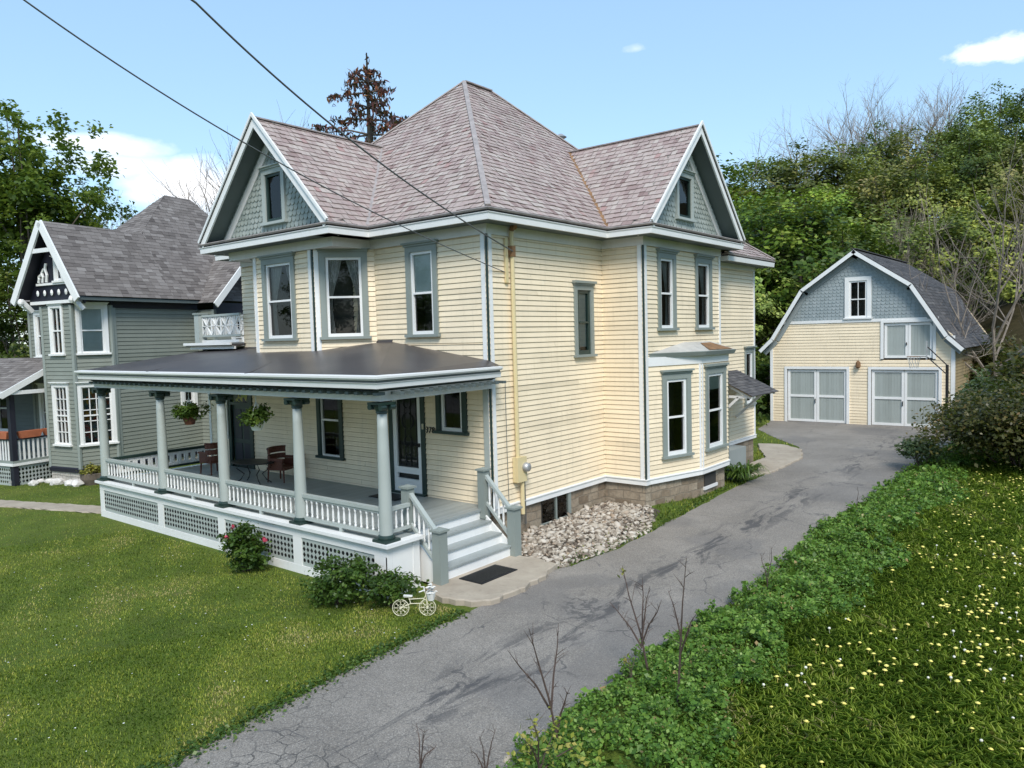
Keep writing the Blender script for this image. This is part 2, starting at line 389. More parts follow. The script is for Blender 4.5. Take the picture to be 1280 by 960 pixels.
# ------------------------------------------------------------------ windows
def window(F, a0, a1, b0, b1, parent, casing='sage', sash='white', cw=.12, hood=.10, mid=True, curtain=None, name='window',
           sill=True, grid=None, sw=.055, rail=.5, depth=.055, label=None):
    """double-hung window; a0..b1 is the outside of the casing"""
    m = MB(); D = depth
    m.fbox(F, a0, a0+cw, b0, b1, 0, D); m.fbox(F, a1-cw, a1, b0, b1, 0, D)
    m.fbox(F, a0+cw, a1-cw, b1-cw, b1, 0, D)
    i0, i1, j0, j1 = a0+cw, a1-cw, b0+.03, b1-cw
    m.fbox(F, i0-.001, i0+.02, j0, j1, -.07, D-.01); m.fbox(F, i1-.02, i1+.001, j0, j1, -.07, D-.01)
    w = m.build(name, M[casing], parent)
    if label: w['label'] = label
    if sill:
        m = MB(); m.fbox(F, a0-.04, a1+.04, b0-.03, b0+.03, -.02, D+.05); m.build('sill', M[casing], w)
    if hood:
        m = MB(); m.fbox(F, a0-.02, a1+.02, b1+.002, b1+.045, 0, D+.03); m.fbox(F, a0-.05, a1+.05, b1+.045, b1+.045+hood*.4, 0, D+.07)
        m.build('hood', M[casing], w)
    i0 += .021; i1 -= .021
    mz = j0+(j1-j0)*rail
    m = MB()
    m.fbox(F, i0, i0+sw, j0, j1, -.05, .02); m.fbox(F, i1-sw, i1, j0, j1, -.05, .02)
    m.fbox(F, i0+sw, i1-sw, j0, j0+sw*1.3, -.05, .02); m.fbox(F, i0+sw, i1-sw, j1-sw, j1, -.05, .02)
    if mid: m.fbox(F, i0+sw, i1-sw, mz-.022, mz+.022, -.05, .026)
    if grid:
        nx, ny = grid
        for k in range(1, nx):
            x = i0+sw+(i1-i0-2*sw)*k/nx; m.fbox(F, x-.012, x+.012, j0+sw, j1-sw, -.035, .012)
        for k in range(1, ny):
            z = j0+sw+(j1-j0-2*sw)*k/ny; m.fbox(F, i0+sw, i1-sw, z-.012, z+.012, -.035, .012)
    m.build('sash', M[sash], w)
    m = MB()
    m.poly([F.p(i0+sw,j0+sw,-.03),F.p(i1-sw,j0+sw,-.03),F.p(i1-sw,j1-sw,-.02),F.p(i0+sw,j1-sw,-.02)])
    m.build('pane', M['glass'], w)
    m = MB(); q = F.p; Z = -.55
    c0 = [q(i0,j0,-.046),q(i1,j0,-.046),q(i1,j1,-.046),q(i0,j1,-.046)]; c1 = [q(i0-.2,j0-.1,Z),q(i1+.2,j0-.1,Z),q(i1+.2,j1+.1,Z),q(i0-.2,j1+.1,Z)]
    m.add(c0+c1, [(0,1,5,4),(1,2,6,5),(2,3,7,6),(3,0,4,7),(4,5,6,7)]); m.build('recess', M['room'], w)
    if curtain == 'drapes':
        m = MB()
        for side in (0, 1):
            n = 14
            for row in range(6):
                z0 = j1-.03-(j1-j0-.1)*row/6; z1 = j1-.03-(j1-j0-.1)*(row+1)/6
                def xw(z):
                    t = (j1-z)/(j1-j0); wd = (i1-i0)*(.46-.62*max(0,min(t,.55))+.25*max(0,t-.6)); return max(.07, wd)
                def pt(k, z):
                    f = k/n*xw(z); return q(i0+f if side == 0 else i1-f, z, -.12+.018*math.sin(k*2.2))
                for k in range(n): m.poly([pt(k,z1),pt(k+1,z1),pt(k+1,z0),pt(k,z0)])
        m.build('curtain', M['drape'], w, True)
    elif curtain:
        mt, f0, f1 = curtain
        m = MB(); n = 10
        z0 = j0+(j1-j0)*f0; z1 = j0+(j1-j0)*f1
        m.poly([q(i0,z0,-.044),q(i1,z0,-.044),q(i1,z1,-.042),q(i0,z1,-.042)]); m.build('blind', M[mt], w)
    return (a0+.03, a1-.03, b0+.01, b1-.03)

def corner_board(parent, x, y, z0, z1, n1, n2, w=.10, mat='white', bead=True, gap=.028):
    """two boards meeting at an outside corner with a dark quarter-round between; n1, n2 outward directions of the two walls"""
    n1 = V((*n1,0)).normalized(); n2 = V((*n2,0)).normalized(); m = MB(); o = V((x,y,0))
    bis = (n1+n2).normalized()
    for a, b in ((n1,n2),(n2,n1)):
        t = V((-a.y,a.x,0));  t = t if t.dot(b) > 0 else -t     # along the wall, towards the corner
        F = Fr(o, t, (0,0,1), a)
        m.fbox(F, -w-gap, -gap, z0, z1, -.01, .034)
    c = m.build('corner_board', M[mat], parent)
    if bead:
        m = MB(); m.tube([o+bis*.012+V((0,0,z0)), o+bis*.012+V((0,0,z1))], .026, 8); m.build('corner_bead', M['darkgreen'], c)
    return c

# ------------------------------------------------------------------ terrain heights
def smooth(t): t = max(0., min(1., t)); return t*t*(3-2*t)
def base_h(x, y): return .012*max(0, min(y, 30))
def ground_h(x, y):
    h = base_h(x, y)
    if x > 4.9:                                            # low bank on the far side of the drive
        h += .15*smooth((x-4.95)/1.5)*(1-smooth((y-17)/4))
    if x < 2.0: h += .17*smooth((1.9-x)/.9)*smooth((y+.5)/1.6)*(1-smooth((y-7)/2.5))
    s = (x-2)*.62+(y-32)*.78
    h += .40*max(0, s)*smooth(s/14) if s < 45 else .40*45
    s2 = (x-13)*.9 - max(0, 6-y)*.3
    if s2 > 0 and y > 5: h += .28*min(s2, 30)*smooth(s2/8)*smooth((y-5)/8)*(1-smooth((s-5)/20))
    return h

# ------------------------------------------------------------------ the yellow house
HL = 'two storey yellow clapboard house with pink grey slate roof and a white columned front porch'
H = root_at_origin('yellow_house', HL, 'house')
Z0, ZF, ZS = .86, 6.40, 6.62            # siding foot, frieze foot, soffit
wall = MB()
# window list per wall
Ff, _ = wallF(-10.7, 0, 0, 0)
holes = []
holes.append(window(Ff, 8.42, 9.36, 4.42, 6.33, H, curtain=('greyblind', .48, 1.0)))          # upper front
holes.append(window(Ff, 5.08, 6.06, 1.52, 3.45, H, casing='darkgreen', sash='white', sw=.03))  # porch window
holes.append(window(Ff, 9.20, 10.08, 2.37, 3.42, H, casing='darkgreen', mid=False))            # small porch window
doorA = (7.70, 8.84, .93, 3.30); doorB = (1.05, 2.25, .93, 3.40)
holes += [(doorA[0]+.02, doorA[1]-.02, .8, 3.28), (doorB[0]+.02, doorB[1]-.02, .8, 3.38)]
siding(wall, Ff, [(0,Z0),(10.7,Z0),(10.7,4.25),(0,4.25)], holes)
siding(wall, Ff, [(2.0,4.25),(10.7,4.25),(10.7,ZF),(2.0,ZF)], holes)
Fr1, L = wallF(0, 0, 0, 4.27)
hw = [window(Fr1, 3.02, 3.82, 3.86, 5.50, H, sash='darkgreen', curtain=('blind', .12, 1.0), cw=.11, hood=.14, sw=.075, label='green sashed window with a lowered tan blind')]
siding(wall, Fr1, [(0,Z0),(L,Z0),(L,ZF),(0,ZF)], hw)
Fw, L = wallF(0, 4.27, 1.13, 4.27)
siding(wall, Fw, [(0,Z0),(L,Z0),(L,ZF),(0,ZF)])
Fwr, L = wallF(1.13, 4.27, 1.13, 8.60)
hw = [window(Fwr, .66, 1.60, 4.43, 6.28, H, cw=.13, curtain='drapes'), window(Fwr, 2.72, 3.72, 4.43, 6.28, H, cw=.13, curtain='drapes')]
siding(wall, Fwr, [(0,3.7),(L,3.7),(L,ZF),(0,ZF)], hw)
Fwb, L = wallF(1.13, 8.60, .75, 8.60)
siding(wall, Fwb, [(0,Z0),(L,Z0),(L,ZF),(0,ZF)])
Frr, L = wallF(.75, 8.60, .75, 12.1)
hr = [window(Frr, 2.62, 3.36, 2.05, 3.78, H, cw=.10), (.35, 1.30, .9, 3.15)]
siding(wall, Frr, [(0,1.0),(L,1.0),(L,6.25),(0,6.25)], hr)
for (x0,y0,x1,y1,z0,z1) in ((.75,12.1,-7,12.1,1,6.25),(-7,12.1,-7,9.8,1,6.25),(-7,9.8,-8.7,9.8,Z0,ZF),(-8.7,9.8,-8.7,0,4.2,ZF),(-10.7,5.2,-10.7,0,Z0,4.2),(-8.7,5.2,-10.7,5.2,Z0,4.2),(-8.7,9.8,-8.7,5.2,Z0,4.2)):
    F, L = wallF(x0,y0,x1,y1); siding(wall, F, [(0,z0),(L,z0),(L,z1),(0,z1)])
# upper front bay with cut corners, under the square gable box
BX = [(-7.55,0),(-6.55,-1.0),(-4.25,-1.0),(-3.32,0)]
for i in range(3):
    (x0,y0),(x1,y1) = BX[i], BX[i+1]; F, L = wallF(x0,y0,x1,y1); hb = []
    if i == 1: hb = [window(F, .38, 1.66, 4.42, 6.32, H, curtain='drapes', cw=.13)]
    if i == 2: hb = [window(F, .14, 1.20, 4.42, 6.34, H, curtain='drapes', cw=.12, hood=.06)]
    if i == 0: hb = [window(F, .25, 1.17, 4.42, 6.34, H, curtain='drapes', cw=.12, hood=.06)]
    siding(wall, F, [(0,4.0),(L,4.0),(L,6.40),(0,6.40)], hb)
# lower side bay
BY = [(1.13,4.42),(1.62,6.25),(1.62,7.92),(1.13,8.56)]
for i in range(3):
    (x0,y0),(x1,y1) = BY[i], BY[i+1]; F, L = wallF(x0,y0,x1,y1); hb = []
    if i == 0: hb = [window(F, .46, 1.48, 1.33, 3.36, H, cw=.14, hood=.12, sw=.07)]
    if i == 1: hb = [window(F, .22, 1.46, 1.33, 3.42, H, cw=.15, hood=.14, sw=.07, curtain=('blind', .78, 1.0))]
    siding(wall, F, [(0,Z0),(L,Z0),(L,3.62),(0,3.62)], hb)
wall.build('wall', M['yellow'], H)

# foundation
fd = MB()
for (x0,y0,x1,y1) in ((-10.66,.04,-.04,.04),(-.04,.04,-.04,4.31),(-.04,4.31,1.09,4.31),(1.09,4.31,1.09,8.56),(1.09,8.56,.71,8.56),(.71,8.56,.71,12.06),(.71,12.06,-6.96,12.06),(-10.66,5.16,-10.66,.04),(-6.96,12.06,-6.96,5.16),(-6.96,5.16,-10.66,5.16)):
    F, L = wallF(x0,y0,x1,y1); z1 = .80 if y1 < 8.7 and y0 < 8.7 else .98
    fd.fbox(F, .004, L-.004, -.3, z1, -.3, 0)
BF = [(1.085,4.33),(1.52,6.25),(1.52,7.90),(1.085,8.55)]
for i in range(3):
    (x0,y0),(x1,y1) = BF[i], BF[i+1]; F, L = wallF(x0,y0,x1,y1); fd.fbox(F, .004, L-.004, -.3, .74, -.25, 0)
fd.build('foundation', M['stonefound'], H)
# basement windows
F = Fr((-.04,0,0),(0,1,0),(0,0,1),(1,0,0))
m = MB(); m.fbox(F, 1.66, 2.72, .22, .75, 0, .02); b = m.build('basement_window', M['room'], H)
m = MB(); m.fbox(F, 1.62, 2.76, .14, .22, 0, .07); m.fbox(F, 2.66, 2.76, .22, .78, 0, .05); m.fbox(F, 2.17, 2.21, .22, .75, .02, .045); m.build('frame', M['sage'], b)
m = MB(); m.fbox(F, 1.67, 2.16, .23, .74, .021, .03); m.fbox(F, 2.22, 2.65, .23, .74, .021, .03); m.build('pane', M['glass'], b)
F, L = wallF(1.52,6.25,1.52,7.92)
m = MB(); m.fbox(F, .35, 1.05, .36, .66, 0, .02); b = m.build('basement_window', M['room'], H)
m = MB(); m.fbox(F, .30, 1.10, .28, .36, 0, .05); m.build('frame', M['offwhite'], b)
# water table boards
wt = MB()
sweep(wt, [(0,0),(0,4.27),(1.13,4.27),(1.13,4.42)]+BY[1:3]+[(1.13,8.56),(1.13,8.6),(.75,8.6)], [(-.02,.745),(.035,.745),(.035,.855),(.055,.86),(.055,.885),(-.02,.90)])
sweep(wt, [(.75,8.6),(.75,12.1),(-7,12.1)], [(-.02,.93),(.035,.93),(.035,1.02),(.055,1.03),(-.02,1.06)])
wt.build('water_table', M['white'], H)

# corner boards
corner_board(H, 0, 0, .87, ZF, (1,0), (0,-1))
corner_board(H, 1.13, 4.27, .87, ZF, (1,0), (0,-1))
corner_board(H, 1.13, 8.6, 3.9, ZF, (1,0), (0,1), bead=False)
corner_board(H, .75, 12.1, 1.05, 6.3, (1,0), (0,1), bead=False)
corner_board(H, -10.7, 0, .93, 4.2, (-1,0), (0,-1), bead=False)
corner_board(H, -4.25, -1.0, 4.0, 6.40, (0,-1), (.73,-.68))
corner_board(H, -6.55, -1.0, 4.0, 6.40, (0,-1), (-.7,-.7), bead=False)
corner_board(H, 1.62, 6.25, .89, 3.55, (1,0), (.96,-.26), w=.06, bead=False)

# gable box over the front bay: frieze and underside
XB0, XB1, YB = -7.45, -3.45, -1.06
fz = MB()
sweep(fz, [(-8.7,0),(XB0,0),(XB0,YB),(XB1,YB),(XB1,0),(0,0),(0,4.27),(1.13,4.27),(1.13,8.6),(.75,8.6)], [(-.02,6.40),(.028,6.40),(.032,6.60),(.045,6.605),(-.02,6.63)])
fz.poly([(XB0,YB,6.405),(XB1,YB,6.405),(XB1,-.01,6.405),(XB0,-.01,6.405)])
sweep(fz, [(.75,8.63),(.75,12.1),(-7,12.1)], [(-.02,6.20),(.028,6.20),(.03,6.36),(-.02,6.38)])
fz.build('frieze', M['offwhite'], H)

# eaves
EAVE = [(-9.15,-.45),(-7.98,-.45),(-7.98,-1.52),(-2.98,-1.52),(-2.98,-.45),(.45,-.45),(.45,3.82),(1.6,3.82),(1.6,9.05),(.45,9.05),(.45,10.27),(-9.15,10.27)]
ZE = 6.60
so = MB(); sweep(so, EAVE, [(-.50,ZE),(.0,ZE)], True); 
so.poly([(-3.6,-1.5,ZE),(-3.06,-1.5,ZE),(-3.06,-.2,ZE),(-3.6,-.2,ZE)])
sweep(so, [(.45,9.0),(1.2,9.0),(1.2,12.55),(-7.4,12.55)], [(-.5,6.34),(0,6.34)])
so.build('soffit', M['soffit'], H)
fa = MB(); sweep(fa, EAVE, [(-.03,ZE-.01),(.02,ZE-.01),(.025,ZE+.10),(.045,ZE+.125),(.045,ZE+.135),(-.03,ZE+.135)], True)
sweep(fa, [(.45,9.0),(1.2,9.0),(1.2,12.55),(-7.4,12.55)], [(-.03,6.33),(.02,6.33),(.035,6.46),(-.03,6.46)])
fa.build('fascia', M['white'], H)
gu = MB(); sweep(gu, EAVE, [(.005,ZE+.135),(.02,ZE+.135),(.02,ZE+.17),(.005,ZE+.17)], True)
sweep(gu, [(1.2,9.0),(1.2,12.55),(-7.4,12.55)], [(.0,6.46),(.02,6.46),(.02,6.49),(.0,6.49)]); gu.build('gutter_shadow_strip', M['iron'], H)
gu = MB(); sweep(gu, EAVE, [(-.02,ZE+.17),(.055,ZE+.175),(.07,ZE+.205),(.05,ZE+.222),(-.1,ZE+.228)], True)
sweep(gu, [(.6,9.0),(1.2,9.0),(1.2,12.55),(-7.4,12.55)], [(-.02,6.49),(.05,6.495),(.055,6.53),(-.1,6.545)]); gu.build('gutter', M['flash'], H)

# roofs
ZR = 6.82
AP0 = V((-4.35,4.35,11.34)); AP1 = V((-4.35,5.47,11.34))
rf = MB(); rb = MB()
def slope(o, u, top, poly3, seed, e=.175, w=.15):
    """roof plane through eave line o + u and the point top; poly3 are world corners"""
    o = V(o); u = V(u).normalized(); t = V(top)-o; w_ = (t-u*t.dot(u)).normalized()
    F = Fr(o, u, w_); pl = [((V(q)-o).dot(u), (V(q)-o).dot(w_)) for q in poly3]
    return F, pl
def roof(o, u, top, poly3, seed, mb=None, base=None, e=.175, w=.15, **k):
    F, pl = slope(o, u, top, poly3, seed); shingles(mb or rf, F, pl, e, w, seed=seed, base=base or rb, th=.024, jit=.028, **k)
e0 = .47
A=(-9.17,-.47,ZR); B=(.47,-.47,ZR); C_=(.47,10.29,ZR); D=(-9.17,10.29,ZR)
roof(A, (1,0,0), AP0, [A,B,AP0], 1)
roof(B, (0,1,0), AP0, [B,C_,AP1,AP0], 2)
roof(C_, (-1,0,0), AP1, [C_,D,AP1], 3)
roof(D, (0,-1,0), AP0, [D,A,AP0,AP1], 4)
# front gable roof
GX, GZ = -5.46, 9.40; gy0 = -1.56; gy1 = -.47+(GZ-ZR)/.9365
gR=(-2.98,gy0,ZR); gRv=(-2.98,-.47,ZR); gT0=(GX,gy0,GZ); gT1=(GX,gy1,GZ); gL=(-7.98,gy0,ZR); gLv=(-7.98,-.47,ZR)
roof(gR, (0,1,0), gT0, [gR,gRv,gT1,gT0], 5)
roof(gLv, (0,-1,0), gT0, [gLv,gL,gT0,gT1], 6)
# east gable roof
EY, EZ = 6.43, 9.45; ex0 = 1.64; ex1 = .47-(EZ-ZR)/.9365
eS=(ex0,3.80,ZR); eSv=(.47,3.80,ZR); eN=(ex0,9.07,ZR); eNv=(.47,9.07,ZR); eT0=(ex0,EY,EZ); eT1=(ex1,EY,EZ)
roof(eSv, (1,0,0), eT0, [eSv,eS,eT0,eT1], 7)
roof(eN, (-1,0,0), eT0, [eN,eNv,eT1,eT0], 8)
# rear wing roof (hipped)
ZW = 6.54; rA=(1.23,8.7,ZW); rB=(1.23,12.58,ZW); rC=(-7.4,12.58,ZW); rT=(-2.4,9.6,9.2); rT2=(-2.4,8.7,9.2)
roof(rA, (0,1,0), rT, [rA,rB,rT,rT2], 9); roof(rB, (-1,0,0), rT, [rB,rC,rT], 10); roof(rC, (0,-1,0), (-7.4+3,9.6,8), [rC,(-7.4,9.0,ZW),rT2,rT], 11)
R = rf.build('roof', M['slate'], H); rb.build('roof_underlay', M['slatebase'], R)
# pent ledge at the gable foot
for (F, a0, a1) in ((Fr((-7.98,-1.52,0),(1,0,0),(0,0,1)), .03, 4.97), (Fr((1.6,3.82,0),(0,1,0),(0,0,1)), .03, 5.2)):
    m = MB(); m.add([F.p(a0,6.825,.03),F.p(a1,6.825,.03),F.p(a1,6.93,-.47),F.p(a0,6.93,-.47)], [(0,1,2,3)]); m.build('pent_ledge', M['sage'], R)
# hip caps, valleys, ridge caps
hc = MB()
def strip(mb, p, q, w=.16, lift=.035, h=.03):
    p = V(p)+V((0,0,lift)); q = V(q)+V((0,0,lift)); mb.beam(p, q, w, h)
for p in (A,B): strip(hc, p, AP0, .11)
for p in (C_,D): strip(hc, p, AP1, .11)
strip(hc, AP0, AP1); strip(hc, gT0, gT1, .14, .02); strip(hc, eT0, eT1, .12, .02); strip(hc, rB, rT, .12)
hc.build('hip_cap', M['flash'], R)
va = MB(); strip(va, gRv, gT1, .20, .03, .02); va.build('valley_flashing', M['flash'], R)
va = MB(); strip(va, eSv, eT1, .24, .03, .02); va.build('valley_flashing', M['rust'], R)['label'] = 'rusty valley flashing'
# gable walls with scale shingles, window, rakes
def gable(F, half, z0, zt, win, seed, lab):
    """F: origin under the apex on the wall plane, at z = 0"""
    sl = (zt-z0)/half; g = MB(); hw = half
    wa0, wa1, wb0, wb1 = win
    scales(g, F, [(-hw,z0),(hw,z0),(0,zt)], holes=[(wa0-.02,wa1+.02,wb0-.02,wb1+.02)], seed=seed)
    gw = g.build('gable_wall', M['scale'], H)
    window(F, wa0, wa1, wb0, wb1, H, casing='sagelight', sash='darkgreen', cw=.11, mid=False, hood=.08, sw=.06, label=lab)
    inner = MB(); outer = MB(); dk = MB(); sf = MB()
    L = math.hypot(half, zt-z0)
    for s in (-1, 1):
        # inner rake board against the wall
        a = F.p(s*hw, z0, .03); b = F.p(0, zt, .03)
        dn = V((0,0,-1))
        def band(mb, off, wd, d0, d1, s=s):
            nx, nz = s*(zt-z0)/L, half/L         # outward normal in the wall plane
            P = lambda a_, z_, k, d: F.p(a_-nx*k, z_-nz*k, d)
            e_ = .55
            ax, az = s*(hw+e_*half/L*0), z0
            pts = []
            for d in (d1, d0):
                pts += [P(s*hw, z0, off, d), P(s*hw, z0, off+wd, d), P(0, zt, off+wd, d), P(0, zt, off, d)]
            p = pts; 
            # trim the two boards at the ridge on the centre line
            def zat(k): return zt-k*L/half
            p[2] = F.p(0, zat(off+wd), d1); p[3] = F.p(0, zat(off), d1); p[6] = F.p(0, zat(off+wd), d0); p[7] = F.p(0, zat(off), d0)
            mb.add(p, [(0,1,2,3),(7,6,5,4),(0,4,5,1),(1,5,6,2),(2,6,7,3),(3,7,4,0)])
        band(inner, .13, .20, .0, .035)
        band(outer, -.03, .17, .46, .50); band(outer, -.085, .06, .50, .545)
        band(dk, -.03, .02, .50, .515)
        # underside of the roof overhang
        nx, nz = s*(zt-z0)/L, half/L
        k = .06
        sf.poly([F.p(s*hw-nx*k,z0-nz*k,0),F.p(s*hw-nx*k,z0-nz*k,.47),F.p(0,zt-k*L/half,.47),F.p(0,zt-k*L/half,0)])
    inner.build('inner_rake_board', M['offwhite'], H); o = outer.build('rake_board', M['white'], H)
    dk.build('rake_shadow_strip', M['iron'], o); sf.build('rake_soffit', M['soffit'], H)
gable(Fr((GX,YB,0),(1,0,0),(0,0,1)), 2.48, ZR, GZ, (-.46,.42,7.12,8.36), 11, 'small gable window above the front bay')
gable(Fr((1.13,EY,0),(0,1,0),(0,0,1)), 2.62, ZR, EZ, (-.46,.48,7.2,8.36), 12, 'small gable window on the driveway side')

# roof vent pipe behind the east ridge
p = at(701, 180, 23.2)
m = MB(); m.lathe(p.x, p.y, [(.13,p.z-1.6),(.13,p.z-.05),(.17,p.z-.05),(.17,p.z+.02),(.09,p.z+.02),(.09,p.z+.14),(.19,p.z+.2),(.05,p.z+.3)], 10)
m.build('chimney_vent', M['metal'], R)

# roof of the lower side bay
m = MB()
ov = [(1.05,4.25),(1.80,6.18),(1.80,8.02),(1.05,8.78)]
inn = [(1.13,4.9),(1.13,6.3),(1.13,7.4),(1.13,7.9)]
top = [V((x,y,3.86)) for x,y in ov]; ti = [V((x,y,4.10)) for x,y in inn]
for i in range(3): m.poly([top[i],top[i+1],ti[i+1],ti[i]])
M['bayroof'] = plain('faded_roof_paint', (.46,.45,.42), .6, 0, .15, 3); b = m.build('bay_roof', M['bayroof'], H)
m = MB(); m.poly([(1.76,6.5,3.895),(1.78,7.9,3.885),(1.25,7.7,4.065),(1.28,7.0,4.06)]); m.build('rust_patch', M['rust'], b)
m = MB(); sweep(m, ov, [(-.25,3.76),(-.02,3.76),(.0,3.80),(.03,3.86),(-.05,3.875)]); m.build('bay_cornice', M['sage'], H)
m = MB(); sweep(m, [(1.13,4.42)]+BY[1:3]+[(1.13,8.56)], [(-.02,3.56),(.03,3.56),(.035,3.77),(-.02,3.77)]); m.build('bay_frieze', M['white'], H)

# dark downspout and side door with shed awning
m = MB(); m.tube([(1.30,8.62,.35),(1.30,8.62,3.2)], .05, 8); m.tube([(1.30,8.62,.35),(1.42,8.60,.28)], .05, 8); m.build('downspout', M['darkgreen'], H)
F = Fr((.75,8.6,0),(0,1,0),(0,0,1))
m = MB(); m.fbox(F, .35, 1.30, .98, 3.12, -.03, .02); d = m.build('side_door', M['white'], H)
m = MB(); m.fbox(F, .50, 1.15, 1.9, 2.95, .02, .028); m.build('pane', M['glass'], d)
m = MB()
for a in (.30,1.24): m.fbox(F, a, a+.1, .98, 3.2, 0, .05)
m.build('frame', M['sage'], d)
m = MB(); m.fbox(F, .2, 1.5, .1, .95, .03, .5); m.build('side_step', M['porchfloor'], H)
aw = MB(); ab = MB()
o = F.p(.0, 2.55, 1.28); Fa = Fr(o, (0,1,0), (-1.28,0,.62))
shingles(aw, Fa, [(0,0),(2.05,0),(2.05,1.42),(0,1.42)], .14, .25, seed=31, base=ab)
a = aw.build('awning', M['barnshingle'], H); ab.build('awning_deck', M['brown'], a)
m = MB()
for t in (.12, 1.93):
    m.beam(F.p(t,2.52,.02), F.p(t,2.52,1.1), .07, .07); m.beam(F.p(t,1.75,.04), F.p(t,2.50,.85), .07, .07); m.beam(F.p(t,2.5,1.2), F.p(t,3.08,.03), .06, .06)
m.build('awning_bracket', M['offwhite'], a)

# electric mast, meter
m = MB(); m.tube([(.10,.84,.62),(.10,.84,1.40)], .045, 8); m.tube([(.09,.72,1.8),(.09,.70,6.52)], .045, 8); c = m.build('conduit', M['conduit'], H)
m = MB(); m.box(.03,.17,.62,.92,1.32,1.84); m.build('meter_box', M['conduit'], c)
m = MB(); k = 14
F = Fr((.17,.86,1.62),(0,1,0),(0,0,1))
rings = [(.10,0),(.10,.03),(.085,.10),(.04,.115)]
pts = [F.p(r*math.cos(2*math.pi*j/k), r*math.sin(2*math.pi*j/k), d) for r,d in rings for j in range(k)]
m.add(pts, [(i*k+j, i*k+(j+1)%k, (i+1)*k+(j+1)%k, (i+1)*k+j) for i in range(3) for j in range(k)]+[tuple(3*k+j for j in range(k))])
m.build('meter_dial', M['metal'], c, True)
m = MB(); m.tube([(.06,.95,1.5),(.05,.99,1.1),(.05,1.0,.7),(.03,1.02,.35)], .012, 6); m.tube([(.05,.42,3.4),(.045,.43,2.0),(.045,.45,.95)], .006, 5); m.build('wire', M['cable'], c)
m = MB(); m.tube([(.09,.70,6.52),(.14,.68,6.60),(.22,.66,6.56)], .055, 8); m.box(.03,.14,.64,.76,5.98,6.2); m.build('weatherhead', M['rust'], c)
m = MB(); m.box(.03,.07,.52,.60,5.45,6.35); m.build('mast_bracket', M['conduit'], c)

# ------------------------------------------------------------------ the porch (part of the house)
FLZ = .93; PY = -3.03; PX = [-10.50,-7.45,-4.84,-2.19,.18]; ZB = 3.33
m = MB()   # floor boards run out from the wall
x = -10.62
while x < -.085:
    x2 = min(x+.11, -.085); m.box(x, x2-.004, -3.20 if x2 < .35 else -2.4, -.03, FLZ-.05, FLZ-random.uniform(0,.003), random.random()); x = x2
while x < .36:
    x2 = min(x+.11, .38); m.box(x, x2-.004, -3.20, -2.42, FLZ-.05, FLZ-random.uniform(0,.003), random.random()); x = x2
m.build('porch_floor', M['porchfloor'], H)
m = MB(); sweep(m, [(-10.66,-.05),(-10.66,-3.22),(.40,-3.22),(.40,-2.36)][::1], [(0,FLZ-.09),(.0,FLZ-.09)]) if False else None
m.box(-10.70,.42,-3.24,-3.06,FLZ-.055,FLZ+.004); m.box(-10.70,-10.5,-3.06,-.02,FLZ-.055,FLZ+.003); m.box(.24,.42,-3.06,-2.38,FLZ-.055,FLZ+.004)
m.build('porch_ledge', M['white'], H)
# skirt: white frame with lattice panels
sk = MB(); la = MB(); dk = MB()
Fs = Fr((-10.62,-3.16,0),(1,0,0),(0,0,1)); Ls = 10.94
def skirt(F, L, posts, zb, lattice=True):
    sk.fbox(F, 0, L, .70, FLZ-.056, -.03, .0); sk.fbox(F, 0, L, zb, .16, -.03, .0)
    for a, b in posts: sk.fbox(F, a, b, .16, .70, -.03, -.002)
    dk.poly([F.p(0,-.1,-.12),F.p(L,-.1,-.12),F.p(L,.9,-.12),F.p(0,.9,-.12)])  # dark sheet painted as the shade behind the lattice
def lattice(F, a0, a1, z0, z1):
    d0, d1 = -.035, -.02
    la.fbox(F, a0, a1, z0, z0+.05, d0, d1); la.fbox(F, a0, a1, z1-.05, z1, d0, d1)
    rows = 4; h = (z1-z0-.10)/rows; w = .115; n = max(1, round((a1-a0)/w)); w = (a1-a0)/n
    for i in range(n):                        # thin sawn boards: openings of ovals and diamonds
        for r in range(rows):
            x0 = a0+i*w; z = z0+.05+r*h; cx = x0+w/2; cz = z+h/2
            rx, rz = (w*.34, h*.36) if r in (0, 3) else (w*.40, h*.46)
            k = 8 if r in (0, 3) else 4
            out = []; inn_ = []
            for j in range(8):
                a = 2*math.pi*j/8
                ca, sa = math.cos(a), math.sin(a); s_ = 1/max(abs(ca), abs(sa))
                out.append(F.p(cx+ca*s_*w/2, cz+sa*s_*h/2, d1))
                if k == 8: inn_.append(F.p(cx+ca*rx, cz+sa*rz, d1))
                else:
                    q = 1/(abs(ca)+abs(sa)); inn_.append(F.p(cx+ca*q*rx, cz+sa*q*rz, d1))
            la.add(out+inn_, [(j, (j+1)%8, 8+(j+1)%8, 8+j) for j in range(8)])
posts = []; panels = []
edges = [0.0]+[x+10.62 for x in PX[1:4]]+[Ls]
for i in range(4):
    a, b = edges[i], edges[i+1]
    lo = a+(.20 if i == 0 else .13); hi = b-(.32 if i == 3 else .13); panels.append((lo, hi))
pp = 0
for lo, hi in panels: posts.append((pp, lo)); pp = hi
posts.append((pp, Ls))
skirt(Fs, Ls, posts, -.12)
for lo, hi in panels: lattice(Fs, lo, hi, .165, .695)
Fe = Fr((.32,-3.16,0),(0,1,0),(0,0,1)); sk.fbox(Fe, .002, .76, -.12, FLZ-.056, -.03, -.001); sk.fbox(Fe, .60, .615, -.1, FLZ-.06, 0, .012)
sk.fbox(Fr((.32,-2.40,0),(-1,0,0),(0,0,1)), 0, .42, 0, FLZ-.06, -.03, 0)
Fl = Fr((-10.62,0,0),(0,-1,0),(0,0,1)); skirt(Fl, 3.13, [(0,.2),(2.93,3.13)], -.12); lattice(Fl, .2, 2.93, .165, .695)
